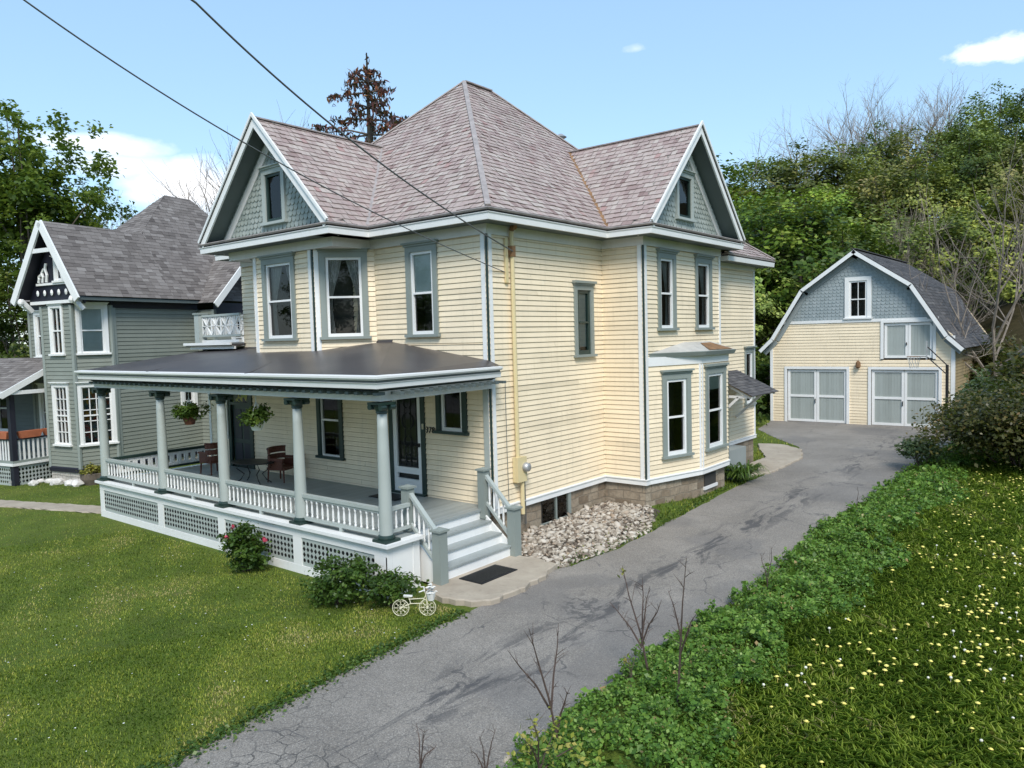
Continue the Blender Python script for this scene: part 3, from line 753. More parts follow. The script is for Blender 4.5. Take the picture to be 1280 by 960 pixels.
S = sk.build('porch_skirt', M['white'], H); la.build('lattice_panel', M['sagelight'], S); dk.build('crawl_space', M['room'], S)
# columns
def column(x, y):
    m = MB(); prof = []
    for i in range(9):
        t = i/8; prof.append((.115-.030*t**1.6, FLZ+.13+(ZB-.22-FLZ-.13)*t))
    m.lathe(x, y, [(.115, FLZ+.10)]+prof, 18); c = m.build('column', M['sagelight'], H, True)
    m = MB(); m.box(x-.17,x+.17,y-.17,y+.17,FLZ+.005,FLZ+.05); m.lathe(x, y, [(.15,FLZ+.05),(.155,FLZ+.075),(.15,FLZ+.10),(.125,FLZ+.12)], 16); m.build('column_base', M['darkgreen'], c)
    m = MB(); z = ZB-.22
    m.lathe(x, y, [(.085,z),(.105,z+.02),(.10,z+.05),(.13,z+.10),(.15,z+.14)], 16); m.box(x-.17,x+.17,y-.17,y+.17,z+.16,z+.20)
    for sx in (-1,1):                          # scrolls
        for sy in (-1,1):
            m.tube([(x+sx*.135,y+sy*.16,z+.12),(x+sx*.135,y+sy*.05,z+.12)], .05, 10)
    m.build('capital', M['darkgreen'], c)
for x in PX: column(x, PY)
# railings with turned balusters
def baluster(mb, x, y, z0, z1):
    h = z1-z0; mb.lathe(x, y, [(.024,z0),(.024,z0+.12*h),(.014,z0+.16*h),(.026,z0+.30*h),(.020,z0+.6*h),(.014,z0+.80*h),(.024,z0+.84*h),(.024,z1)], 6)
def railing(x0, x1, y):
    m = MB(); m.box(x0,x1,y-.05,y+.05,1.44,1.50); m.box(x0,x1,y-.03,y+.03,1.40,1.439); m.box(x0,x1,y-.035,y+.035,1.01,1.07)
    xm = (x0+x1)/2; m.box(xm-.035,xm+.035,y-.035,y+.035,FLZ+.005,1.009)
    r = m.build('railing', M['sagelight'], H); b = MB(); n = round((x1-x0)/.155)
    for i in range(n): baluster(b, x0+(i+.5)*(x1-x0)/n, y, 1.07, 1.40)
    b.build('baluster', M['white'], r, True)
for i in range(4): railing(PX[i]+.10, PX[i+1]-.10, PY)
m = MB(); X = -10.50                      # left end: flat sawn balusters
m.box(X-.05,X+.05,PY+.12,-.03,1.42,1.49); m.box(X-.04,X+.04,PY+.12,-.03,1.0,1.06); m.box(X-.03,X+.03,-1.55,-1.49,FLZ,1.42); r = m.build('railing', M['darkgreen'], H)
m = MB(); n = 14
for i in range(n):
    y0 = PY+.15+(2.82)*i/n; y1 = y0+2.82/n-.012; ym = (y0+y1)/2
    for (a,b,c,d) in ((y0,y1,1.06,1.14),(y0,y1,1.34,1.42),(y0,y0+.055,1.14,1.34),(y1-.055,y1,1.14,1.34)): m.box(X-.012,X+.012,a,b,c,d)
m.build('baluster', M['white'], r)
# beam, ceiling, roof
m = MB()
m.box(-10.62,.30,PY-.12,PY+.10,ZB,3.50); m.box(-10.62,-10.40,PY+.10,-.03,ZB,3.50); m.beam((.19,PY+.10,(ZB+3.5)/2),(.0,-.04,(ZB+3.5)/2),.2,3.5-ZB)
m.build('porch_beam', M['offwhite'], H)
m = MB(); m.box(-.155,-.03,-.052,-.036,FLZ,3.33); m.build('pilaster', M['sagelight'], H)
PE = [(-10.88,0),(-10.88,-3.42),(.52,-3.42),(.30,-.02)]
m = MB(); m.poly([(-10.6,-3.3,3.505),(.28,-3.3,3.505),(.05,-.02,3.505),(-10.6,-.02,3.505)]); m.build('porch_ceiling', M['offwhite'], H)
m = MB(); sweep(m, PE, [(-.30,3.47),(-.27,3.47),(-.20,3.53),(-.16,3.53),(-.03,3.56),(-.03,3.58)]); 
x = -10.5
while x < .4: m.box(x, x+.09, -3.32, -3.13, 3.44, 3.49); x += .24
y = -3.0
while y < -.1: m.box(.20-.06*y, .44-.06*y, y, y+.09, 3.44, 3.49); y += .24
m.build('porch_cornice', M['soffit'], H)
m = MB(); sweep(m, PE, [(-.04,3.56),(.0,3.56),(.01,3.635),(.03,3.655),(-.04,3.66)]); f = m.build('porch_fascia', M['white'], H)
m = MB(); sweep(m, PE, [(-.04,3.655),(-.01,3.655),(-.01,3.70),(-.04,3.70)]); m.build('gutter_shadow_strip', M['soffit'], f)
m = MB(); sweep(m, PE, [(-.04,3.70),(.035,3.70),(.06,3.73),(.06,3.765),(-.06,3.78)]); m.build('gutter', M['white'], f)
c0=V((-10.86,-3.40,3.765)); c1=V((.50,-3.40,3.765)); w0=V((-8.6,-.03,4.30)); w1=V((-2.80,-.03,4.30)); c2=V((.29,-.02,3.79)); wl=V((-10.86,-.03,4.18)); wr=V((0,-.03,3.89))
m = MB(); m.poly([c0,c1,w1,wl]); m.poly([wl,w1,w1+V((0,.02,.05)),wl+V((0,.02,.05))]); m.poly([c1,c2,wr,w1])
pr = m.build('porch_roof', M['rollroof'], H)
m = MB()
for t in (.27,.62):
    a = c0.lerp(c1, t+.05); b = wl.lerp(w1, t+.02); m.beam(a+V((0,0,.008)), b+V((0,0,.008)), .07, .012)
m.build('roof_seam', M['rollroof'], pr)

# steps with side rails
st = MB(); tr = MB(); y0, y1 = -2.24, -.30; zs = [FLZ, .725, .52, .315, .11]
for i in range(4):
    xr = -.085+.255*i; st.box(xr-.02, xr, y0, y1, zs[i+1]-.02, zs[i]-.042)
    if i < 3: tr.box(xr, xr+.285, y0-.01, y1+.01, zs[i+1]-.035, zs[i+1])
tr.box(-.09,-.05,y0,y1,FLZ-.045,FLZ+.002)
for y in (y0-.04, y1):                    # closed stringers
    st.add([(-.1,y,.05),(.70,y,.05),(.70,y,.30),(-.07,y,.90),(-.1,y,.90),(-.1,y+.04,.05),(.70,y+.04,.05),(.70,y+.04,.30),(-.07,y+.04,.90),(-.1,y+.04,.90)],
           [(0,1,2,3,4),(9,8,7,6,5),(0,5,6,1),(1,6,7,2),(2,7,8,3),(3,8,9,4),(4,9,5,0)])
S = st.build('steps', M['white'], H); tr.build('tread', M['porchfloor'], S)
def newel(x, y, z0, z1, w=.17):
    m = MB(); m.box(x-w/2,x+w/2,y-w/2,y+w/2,z0,z1); m.box(x-w/2-.012,x+w/2+.012,y-w/2-.012,y+w/2+.012,z0+.02,z0+.05)
    n = m.build('newel_post', M['sage'], H)
    m = MB(); k = w/2+.03; m.box(x-k,x+k,y-k,y+k,z1,z1+.035); h = w/2
    m.add([(x-h,y-h,z1+.035),(x+h,y-h,z1+.035),(x+h,y+h,z1+.035),(x-h,y+h,z1+.035),(x,y,z1+.07)], [(0,1,4),(1,2,4),(2,3,4),(3,0,4)]); m.build('post_cap', M['sage'], n)
for y in (y0-.06, y1+.06):
    newel(-.04, y, FLZ-.2 if y > -1 else FLZ, 1.70); newel(.72, y, .02, 1.02, .19)
    m = MB(); a = V((.03,y,1.60)); b = V((.66,y,.98)); m.beam(a, b, .09, .055); m.beam(V((.03,y,1.06)), V((.66,y,.42)), .06, .05)
    r = m.build('handrail', M['sagelight'], H); m = MB()
    for i in range(5):
        t = (i+.7)/5.4; x = .03+.63*t; baluster(m, x, y, 1.06-.64*t+.02, 1.60-.62*t-.02)
    m.build('baluster', M['white'], r, True)
m = MB(); m.box(PX[4]+.09,.42,PY+.5,PY+.6,1.40,1.46) if False else None
m.box(.02,.10,PY+.1,y0-.14,1.40,1.46); m.box(.03,.09,PY+.1,y0-.14,1.01,1.06); m.box(.035,.085,PY+.1,PY+.14,FLZ,1.40); r = m.build('railing', M['sagelight'], H)
m = MB()
for i in range(4): baluster(m, .06, PY+.2+i*.14, 1.06, 1.40)
m.build('baluster', M['white'], r, True)
# doors on the porch
a0,a1,b0,b1 = doorA
m = MB(); m.fbox(Ff,a0,a0+.12,b0,b1+.1,0,.05); m.fbox(Ff,a1-.12,a1,b0,b1+.1,0,.05); m.fbox(Ff,a0+.12,a1-.12,b1-.05,b1+.1,0,.05); m.fbox(Ff,a0,a1,b0,b0+.04,0,.10)
fr = m.build('door_frame', M['darkgreen'], H)
m = MB(); i0,i1 = a0+.12,a1-.12
m.fbox(Ff,i0,i0+.11,b0+.04,b1-.05,-.03,.03); m.fbox(Ff,i1-.11,i1,b0+.04,b1-.05,-.03,.03); m.fbox(Ff,i0+.11,i1-.11,b0+.04,1.26,-.03,.03); m.fbox(Ff,i0+.11,i1-.11,1.38,1.52,-.03,.03); m.fbox(Ff,i0+.11,i1-.11,b1-.17,b1-.05,-.03,.03)
d = m.build('screen_door', M['white'], H)
m = MB(); m.poly([Ff.p(i0+.1,1.25,-.01),Ff.p(i1-.1,1.25,-.01),Ff.p(i1-.1,b1-.1,-.01),Ff.p(i0+.1,b1-.1,-.01)]); m.build('pane', M['glass'], d)
m = MB(); m.fbox(Ff,i0,i1,b0,b1,-.14,-.12); m.build('door_panel', M['room'], d)
m = MB(); cx = (i0+i1)/2                  # iron scrollwork grille and wreath
for k in range(4):
    x = i0+.18+(i1-i0-.36)*k/3; m.tube([Ff.p(x,1.54,.0),Ff.p(x,b1-.2,.0)], .008, 5)
for r_, z in ((.18,2.55),(.12,2.1),(.12,2.95),(.09,1.72)):
    m.tube([Ff.p(cx+r_*math.cos(t*math.pi/8), z+r_*math.sin(t*math.pi/8), .005) for t in range(17)], .014, 5, False)
m.build('grille', M['iron'], d)
m = MB(); m.fbox(Ff,i1-.08,i1-.04,2.0,2.08,.03,.08); m.tube([Ff.p(i1-.06,2.04,.08),Ff.p(i1-.16,2.04,.09)], .014, 6); m.build('handle', M['iron'], d)
m = MB(); m.fbox(Ff,a1-.055,a1-.02,2.40,2.52,.05,.075); m.build('door_bell', M['cream'], fr)
a0,a1,b0,b1 = doorB
m = MB(); m.fbox(Ff,a0,a0+.14,b0,b1,0,.05); m.fbox(Ff,a1-.14,a1,b0,b1,0,.05); m.fbox(Ff,a0+.14,a1-.14,b1-.1,b1,0,.05); m.fbox(Ff,a0+.14,a1-.14,2.66,2.74,0,.05)
fr = m.build('door_frame', M['darkgreen'], H)
m = MB(); m.fbox(Ff,a0+.14,a1-.14,b0,2.66,-.06,-.02); d = m.build('front_door', M['darkgreen'], H); d['label'] = 'dark front door under a stained glass transom'
m = MB()
for z0_, z1_ in ((1.05,1.6),(1.72,2.55)):
    for s in (.22,.68): m.fbox(Ff,a0+s,a0+s+.36,z0_,z1_,-.02,-.008)
m.build('door_panel', M['navy'], d)
def stained(name, cols):
    m, nt, b, o = new_mat(name)
    v = N(nt, 'ShaderNodeTexVoronoi'); v.inputs['Scale'].default_value = 9; nt.links.new(coords(nt, world=True), v.inputs['Vector'])
    sp = N(nt, 'ShaderNodeSeparateColor'); nt.links.new(v.outputs['Color'], sp.inputs[0])
    r = ramp(nt, sp.outputs[0], [(i/len(cols), c) for i, c in enumerate(cols)])
    nt.nodes[-1].color_ramp.interpolation = 'CONSTANT'
    nt.links.new(r, b.inputs['Base Color']); b.inputs['Roughness'].default_value = .1; return m
M['stain_green'] = stained('stained_glass_green', [(.02,.02,.02),(.22,.28,.03),(.05,.08,.03),(.35,.33,.05),(.03,.03,.03)])
M['stain_amber'] = stained('stained_glass_amber', [(.06,.05,.04),(.30,.15,.03),(.16,.17,.12),(.22,.04,.02),(.05,.08,.10),(.10,.09,.08)])
m = MB(); m.fbox(Ff,a0+.14,a1-.14,2.74,b1-.1,-.03,-.01); m.build('transom', M['stain_green'], fr)
m = MB(); m.fbox(Ff,a0-.01,a0+.02,1.7,b1,.05,.08); m.build('trim', M['white'], fr)
# house number
tc = bpy.data.curves.new('house_number', 'FONT'); tc.body = '378'; tc.size = .19; tc.extrude = .008; tc.align_x = 'CENTER'
to = bpy.data.objects.new('tmp', tc); COL.objects.link(to); dg = bpy.context.evaluated_depsgraph_get()
me = bpy.data.meshes.new_from_object(to.evaluated_get(dg)); bpy.data.objects.remove(to)
no = bpy.data.objects.new('house_number', me); COL.objects.link(no); me.materials.clear(); me.materials.append(M['iron'])
no.matrix_world = Matrix(((1,0,0,-1.70),(0,0,-1,-.034),(0,1,0,2.33),(0,0,0,1))); no.parent = H

# balcony on the flat roof at the left
m = MB(); m.box(-11.05,-8.65,-.42,5.5,4.30,4.36); b = m.build('flat_roof', M['rollroof'], H)
m = MB(); m.box(-11.10,-8.65,-.47,-.42,4.33,4.40); m.box(-11.10,-11.05,-.42,5.5,4.33,4.40); m.box(-10.95,-8.65,-.34,-.30,4.22,4.29); m.box(-10.95,-10.9,-.3,5.4,4.22,4.29); m.box(-10.8,-8.65,-.2,-.12,4.40,4.47); m.build('fascia', M['white'], b)
m = MB(); m.box(-10.78,-10.54,-.28,-.04,4.40,5.20); n = m.build('newel_post', M['sagelight'], H)
m = MB(); m.box(-10.81,-10.51,-.31,-.01,5.20,5.25); m.build('post_cap', M['sage'], n)
m = MB(); m.box(-10.54,-8.6,-.20,-.12,5.12,5.18); m.box(-10.54,-8.6,-.19,-.13,4.56,4.61); m.box(-10.70,-10.62,-.04,5.0,5.12,5.18); m.box(-10.69,-10.63,-.04,5.0,4.56,4.61)
r = m.build('balcony_railing', M['sagelight'], H)
m = MB()
def star(F, a0, a1):
    for k in (a0+.012, a1-.012): m.fbox(F, k-.012, k+.012, 4.61, 5.12, -.01, .01)
    c = (a0+a1)/2; z = 4.865; hw, hh = (a1-a0)/2-.02, .25
    for dx, dz in ((hw,hh),(hw,-hh),(0,hh),(hw,0)): m.beam(F.p(c-dx,z-dz,0), F.p(c+dx,z+dz,0), .02, .045, up=F.n)
    for dx in (-hw*.55, hw*.55): m.beam(F.p(c+dx,z-hh,0), F.p(c+dx*.2,z,0), .02, .03, up=F.n); m.beam(F.p(c+dx,z+hh,0), F.p(c+dx*.2,z,0), .02, .03, up=F.n)
F = Fr((-10.54,-.16,0),(1,0,0),(0,0,1))
for i in range(4): star(F, i*.48, i*.48+.47)
F = Fr((-10.66,0,0),(0,1,0),(0,0,1))
for i in range(10): star(F, i*.49, i*.49+.48)
m.build('star_panel', M['white'], r)

# ------------------------------------------------------------------ ground, drive, paths
def lawn_mat():
    m, nt, b, o = new_mat('lawn_soil_and_grass')
    v = coords(nt, world=True)
    big = noise(nt, v, .35, 5, .6); mid = noise(nt, v, 2.4, 6, .65); fine = noise(nt, v, 38, 5, .7)
    c = ramp(nt, big, [(.30,(.07,.115,.018)),(.50,(.13,.185,.03)),(.68,(.21,.235,.05))])
    c = mixc(nt, ramp(nt, mid, [(.35,(0,0,0)),(.7,(.7,.7,.7))]), c, (.10,.115,.03))
    c = mixc(nt, ramp(nt, fine, [(.35,(.8,.8,.8)),(.6,(0,0,0))]), c, (.022,.040,.010))
    c = mixc(nt, ramp(nt, noise(nt, v, 1.1, 4, .6), [(.66,(0,0,0)),(.78,(.6,.6,.6))]), c, (.14,.115,.06))
    # woodland floor away from the lawns
    sx = N(nt, 'ShaderNodeSeparateXYZ'); nt.links.new(v, sx.inputs[0])
    w = N(nt, 'ShaderNodeMath', operation='MULTIPLY_ADD'); nt.links.new(sx.outputs[1], w.inputs[0]); w.inputs[1].default_value = .12; w.inputs[2].default_value = -2.9
    w.use_clamp = True
    wood = ramp(nt, mid, [(.3,(.030,.030,.014)),(.6,(.065,.055,.03)),(.8,(.05,.07,.02))])
    nt.links.new(mixc(nt, w.outputs[0], c, wood), b.inputs['Base Color']); b.inputs['Roughness'].default_value = .95
    b.inputs['Specular IOR Level'].default_value = .1
    bump(nt, b, fine, .6, .03); return m
M['lawn'] = lawn_mat()
def spread(lo, hi, c, near, n):
    t = np.linspace(-1, 1, n); k = 5.2
    s = np.sinh(k*t)/np.sinh(k); return c+np.where(s < 0, s*(c-lo), s*(hi-c))
gx = np.unique(np.concatenate([spread(-900,900,2,8,130), np.arange(-1,8,.2)])); gy = np.unique(np.concatenate([spread(-900,900,2,8,130), np.arange(-8,24,.4)]))
mb = MB(); mb.v = [(x,y,ground_h(x,y)) for y in gy for x in gx]; nx = len(gx)
mb.f = [(j*nx+i, j*nx+i+1, (j+1)*nx+i+1, (j+1)*nx+i) for j in range(len(gy)-1) for i in range(nx-1)]; mb.t = [.5]*len(mb.f)
g = mb.build('ground', M['lawn'], None, True); tag(g, 'lawn and wooded hillside', None, kind='structure')

def asphalt():
    m, nt, b, o = new_mat('old_asphalt')
    v = coords(nt, world=True)
    n1 = noise(nt, v, .7, 6, .6); fine = noise(nt, v, 55, 4, .75); gr = noise(nt, v, 9, 6, .7)
    c = ramp(nt, n1, [(.3,(.20,.176,.150)),(.5,(.262,.233,.200)),(.7,(.335,.300,.260))])
    c = mixc(nt, ramp(nt, fine, [(.42,(.6,.6,.6)),(.58,(0,0,0))]), c, (.115,.108,.10))
    c = mixc(nt, ramp(nt, fine, [(.62,(0,0,0)),(.74,(.5,.5,.5))]), c, (.38,.355,.325))
    vg = N(nt, 'ShaderNodeTexVoronoi'); vg.inputs['Scale'].default_value = 85; nt.links.new(v, vg.inputs['Vector'])
    sg = N(nt, 'ShaderNodeSeparateColor'); nt.links.new(vg.outputs['Color'], sg.inputs[0])
    c = mixc(nt, ramp(nt, sg.outputs[0], [(.82,(0,0,0)),(.88,(.42,.42,.42))]), c, (.42,.39,.35)); c = mixc(nt, ramp(nt, sg.outputs[1], [(.80,(0,0,0)),(.86,(.5,.5,.5))]), c, (.085,.08,.076))
    c = mixc(nt, ramp(nt, noise(nt, v, .28, 3), [(.52,(0,0,0)),(.56,(.35,.35,.35))]), c, (.12,.115,.115))   # older patches
    # worn dark streaks along the middle of the drive
    st = noise(nt, coords(nt, (1.5,.42,1), True), 1.6, 9, .74, .9)
    sx = N(nt, 'ShaderNodeSeparateXYZ'); nt.links.new(v, sx.inputs[0])
    d = N(nt, 'ShaderNodeMath', operation='SUBTRACT'); nt.links.new(sx.outputs[0], d.inputs[0]); d.inputs[1].default_value = 3.55
    a = N(nt, 'ShaderNodeMath', operation='ABSOLUTE'); nt.links.new(d.outputs[0], a.inputs[0])
    lane = ramp(nt, a.outputs[0], [(.15,(1,1,1)),(.75,(0,0,0))])
    dark = mixc(nt, 1, ramp(nt, st, [(.515,(0,0,0)),(.59,(.85,.85,.85))]), lane, 'MULTIPLY')
    c = mixc(nt, dark, c, (.058,.056,.058))
    # alligator cracks, more of them near the road
    vo = N(nt, 'ShaderNodeTexVoronoi', feature='DISTANCE_TO_EDGE'); vo.inputs['Scale'].default_value = 3.6
    wob = mixc(nt, .22, v, noise_color(nt, v, 4), 'ADD'); nt.links.new(wob, vo.inputs['Vector'])
    ck = ramp(nt, vo.outputs['Distance'], [(.010,(1,1,1)),(.035,(0,0,0))])
    yy = N(nt, 'ShaderNodeMath', operation='MULTIPLY_ADD'); nt.links.new(sx.outputs[1], yy.inputs[0]); yy.inputs[1].default_value = -.28; yy.inputs[2].default_value = -1.2; yy.use_clamp = True
    ck = mixc(nt, 1, ck, mixc(nt, 1, ramp(nt, noise(nt, v, .9, 3), [(.42,(.08,.08,.08)),(.6,(1,1,1))]), mixc(nt, yy.outputs[0], (.12,.12,.12), (.9,.9,.9)), 'MULTIPLY'), 'MULTIPLY')
    c = mixc(nt, ck, c, (.035,.034,.034))
    vo2 = N(nt, 'ShaderNodeTexVoronoi', feature='DISTANCE_TO_EDGE'); vo2.inputs['Scale'].default_value = .55
    nt.links.new(mixc(nt, .5, v, noise_color(nt, v, 2.2), 'ADD'), vo2.inputs['Vector'])
    c = mixc(nt, mixc(nt, 1, ramp(nt, vo2.outputs['Distance'], [(.004,(.7,.7,.7)),(.008,(0,0,0))]), ramp(nt, noise(nt, v, .8, 3), [(.44,(0,0,0)),(.58,(1,1,1))]), 'MULTIPLY'), c, (.06,.058,.06))
    nt.links.new(c, b.inputs['Base Color']); b.inputs['Roughness'].default_value = .85
    h = mixc(nt, .5, fine, gr); h = mixc(nt, ck, h, (0,0,0)); bump(nt, b, h, .55, .015); return m
def noise_color(nt, v, s):
    n = N(nt, 'ShaderNodeTexNoise'); n.inputs['Scale'].default_value = s; n.inputs['Detail'].default_value = 4
    nt.links.new(v, n.inputs['Vector']); return n.outputs['Color']
M['asphalt'] = asphalt()
LE = [(-17.2,-.4),(-15,.6),(-12,1.8),(-10,2.25),(-7.95,2.28),(-6.73,2.14),(-5.28,1.97),(-3.28,1.84),(-2.5,1.86),(-.4,1.80),(1.1,1.98),(3.5,1.98),(5.5,1.82),(7.5,1.70),(10.26,1.80),(13.6,1.72),(15.5,1.0),(17.5,-.6),(19.3,-1.9),(22.4,-2.4)]
RE = [(-17.2,7.5),(-15,6.3),(-12,5.4),(-8,5.15),(-5.85,5.12),(-4.8,5.02),(-3.1,4.98),(-1.3,5.0),(.3,5.1),(2.65,5.02),(5.6,4.85),(7.3,5.0),(9.5,5.05),(12.2,5.1),(15,5.2),(18,5.5),(22.4,5.6)]
def interp(T, y):
    for (y0,x0),(y1,x1) in zip(T, T[1:]):
        if y0 <= y <= y1: return x0+(x1-x0)*(y-y0)/(y1-y0)
    return T[0][1] if y < T[0][0] else T[-1][1]
mb = MB(); ys = np.arange(-17.2, 22.41, .15); rn = random.Random(3); jl = jr = 0; rows = []
for y in ys:
    jl = jl*.75+rn.gauss(0,.022); jr = jr*.75+rn.gauss(0,.03)
    a, b = interp(LE,y)+jl, interp(RE,y)+jr; z = base_h(0,y)+.012
    rows.append([(a+(b-a)*k/8, y, z+.02*math.sin(math.pi*k/8)) for k in range(9)])
for r in rows: mb.v += r
for i in range(len(rows)-1):
    for k in range(8): mb.f.append((i*9+k, i*9+k+1, (i+1)*9+k+1, (i+1)*9+k)); mb.t.append(.5)
# a torn edge a couple of centimetres thick
for side in (0, 8):
    for i in range(len(rows)-1):
        p, q = V(rows[i][side]), V(rows[i+1][side]); mb.poly([p, q, q-V((0,0,.06)), p-V((0,0,.06))])
o = mb.build('driveway', M['asphalt'], None, True); tag(o, 'long cracked grey asphalt drive leading to the barn', None, kind='structure')
mb = MB(); mb.box(-120,120,-24.5,-17.1,-.2,.009); o = mb.build('road', M['asphalt']); tag(o, 'street in front of the houses', None, kind='structure')

def concrete(name, c0, c1, dirt):
    m, nt, b, o = new_mat(name); v = coords(nt, world=True)
    c = ramp(nt, noise(nt, v, 1.6, 6, .65), [(.3,c0),(.7,c1)])
    c = mixc(nt, ramp(nt, noise(nt, v, 5, 6, .7), [(.55,(0,0,0)),(.8,(.6,.6,.6))]), c, dirt)
    nt.links.new(c, b.inputs['Base Color']); b.inputs['Roughness'].default_value = .85
    bump(nt, b, noise(nt, v, 40, 4, .7), .3, .006); return m
M['concrete'] = concrete('worn_concrete', (.30,.25,.195), (.44,.38,.30), (.17,.145,.11))
def slab(name, outline, z0, z1, label, edge=.02):
    mb = MB(); n = len(outline); rn = random.Random(5); pts = []
    for i in range(n):                        # break the edge up
        (x0,y0),(x1,y1) = outline[i], outline[(i+1)%n]; k = max(1, int(math.hypot(x1-x0,y1-y0)/.12))
        for j in range(k): pts.append((x0+(x1-x0)*j/k+rn.gauss(0,edge), y0+(y1-y0)*j/k+rn.gauss(0,edge)))
    cx = sum(p[0] for p in pts)/len(pts); cy = sum(p[1] for p in pts)/len(pts); n = len(pts)
    inn = [(cx+(x-cx)*.975, cy+(y-cy)*.975) for x,y in pts]
    zz = z1 if callable(z1) else (lambda x, y: z1)
    mb.v = [(x,y,zz(x,y)-.30*(0 if z0 is None else 1)) for x,y in pts]+[(x,y,zz(x,y)-.018) for x,y in pts]+[(x,y,zz(x,y)) for x,y in inn]
    mb.f = [(i,(i+1)%n,n+(i+1)%n,n+i) for i in range(n)]+[(n+i,n+(i+1)%n,2*n+(i+1)%n,2*n+i) for i in range(n)]+[tuple(2*n+i for i in range(n))]; mb.t = [.5]*len(mb.f)
    o = mb.build(name, M['concrete']); tag(o, label, None, kind='structure'); return o
slab('concrete_pad', [(.55,-.22),(.55,-2.45),(.80,-2.72),(1.2,-2.80),(1.75,-2.66),(1.98,-2.40),(2.0,-1.6),(1.90,-.9),(1.72,-.22),(1.2,-.12)], 0, .105, 'concrete landing at the foot of the porch steps')
slab('side_path', [(.95,9.5),(1.5,9.55),(1.86,10.3),(1.90,11.5),(1.86,13.2),(1.35,14.8),(.4,15.6),(-.4,15.4),(.1,14.2),(.85,12.8),(.86,11)], 0, lambda x,y: ground_h(1.0,y)+.075, 'tan concrete walk by the side door')
slab('path', [(-10.9,-2.35),(-30,-9.3),(-30,-9.95),(-10.9,-3.05)], 0, lambda x,y: ground_h(x,y)+.03, 'concrete path crossing the far end of the lawn')

# ------------------------------------------------------------------ the barn
Bn = root_at_origin('barn', 'yellow gambrel roofed barn with grey and white garage doors at the drive end', 'barn')
BYF = 22.3
Fb = Fr((0,BYF,0),(1,0,0),(0,0,1))
wl = MB()
dl = (-1.70,.80,.27,2.66); dr = (1.76,4.24,.27,2.66); hl = (2.14,4.12,2.98,4.60); wn = (.72,1.76,4.74,6.46)
siding(wl, Fb, [(-2.42,.25),(4.76,.25),(4.76,3.95),(4.05,4.58),(-1.75,4.58),(-2.42,3.95)], [dl,dr,hl], .125)
Fb2 = Fr((4.76,BYF,0),(0,1,0),(0,0,1))
wl2 = MB(); siding(wl2, Fb2, [(0,.2),(9.2,.2),(9.2,3.85),(0,3.85)], (), .125)
wl3 = MB(); siding(wl3, Fr((-2.42,BYF+9.2,0),(0,-1,0),(0,0,1)), [(0,.2),(9.2,.2),(9.2,3.85),(0,3.85)], (), .125)
siding(wl3, Fr((4.76,BYF+9.2,0),(-1,0,0),(0,0,1)), [(0,.25),(7.18,.25),(7.18,3.9),(5.8,6),(3.6,7.4),(1.4,6),(0,3.9)], (), .125)
wl.build('wall', M['yellow'], Bn); wl3.build('wall', M['yellow'], Bn); wl2.build('wall', M['brown'], Bn)['label'] = 'weathered side wall with tree shade in its colour'
gs = MB(); scales(gs, Fb, [(-1.75,4.70),(4.05,4.70),(3.25,5.98),(1.15,7.46),(-.95,5.98)], .14, .16, .014, [(wn[0],wn[1],wn[2],wn[3])], 41)
gs.build('gable_wall', M['barnscale'], Bn)
m = MB(); m.fbox(Fb,-1.90,4.22,4.575,4.70,0,.045); m.fbox(Fb,-2.45,-2.33,.25,3.9,0,.04); m.fbox(Fb,4.66,4.79,.25,3.95,0,.04); m.fbox(Fb2,0,.12,.2,3.8,0,.03); m.build('trim', M['white'], Bn)
# roof: four planes each side of the ridge, flared at the eaves
RP = [(5.16,3.46),(4.62,3.98),(3.34,6.05),(1.15,7.58)]
LP = [(-2.86,3.46),(-2.32,3.98),(-1.04,6.05),(1.15,7.58)]
rfm = MB(); rbm = MB(); y0b, y1b = BYF-.35, BYF+9.5
for i in range(3):
    (xa,za),(xb,zb) = RP[i], RP[i+1]; o = (xa,y0b,za); 
    F = Fr(o,(0,1,0),(xb-xa,0,zb-za)); L = math.hypot(xb-xa,zb-za); shingles(rfm, F, [(0,0),(y1b-y0b,0),(y1b-y0b,L),(0,L)], .16, .3, .014, .02, 50+i, rbm)
    (xa,za),(xb,zb) = LP[i], LP[i+1]
    F = Fr((xa,y1b,za),(0,-1,0),(xb-xa,0,zb-za)); L = math.hypot(xb-xa,zb-za); shingles(rfm, F, [(0,0),(y1b-y0b,0),(y1b-y0b,L),(0,L)], .16, .3, .014, .02, 60+i, rbm)
r = rfm.build('roof', M['barnshingle'], Bn); rbm.build('roof_underlay', M['slatebase'], r)
m1 = MB(); m2 = MB(); m3 = MB()
for P in (RP, LP):
    s = 1 if P is RP else -1
    for i in range(3):
        p = V((P[i][0],0,P[i][1])); q = V((P[i+1][0],0,P[i+1][1])); d = (q-p).normalized(); n = V((-d.z*-s,0,abs(d.x))); n = V((s*abs(d.z),0,abs(d.x)))
        for mb, off, w, ya, yb in ((m1,-.09,.15,y0b-.03,y0b+.01),(m2,-.22,.20,BYF-.05,BYF-.005)):
            c0 = p-n*(-off) ; c1 = q-n*(-off)
            mb.add([c0+V((0,ya,0))-n*w/2, c1+V((0,ya,0))-n*w/2, c1+V((0,ya,0))+n*w/2, c0+V((0,ya,0))+n*w/2, c0+V((0,yb,0))-n*w/2, c1+V((0,yb,0))-n*w/2, c1+V((0,yb,0))+n*w/2, c0+V((0,yb,0))+n*w/2],
                   [(0,1,2,3),(7,6,5,4),(0,4,5,1),(1,5,6,2),(2,6,7,3),(3,7,4,0)])
        m3.poly([p+V((0,y0b,-.05)), q+V((0,y0b,-.05)), q+V((0,BYF,-.05)), p+V((0,BYF,-.05))])
m1.build('rake_board', M['white'], r); m2.build('inner_rake_board', M['barnsage'], r); m3.build('soffit', M['soffit'], r)
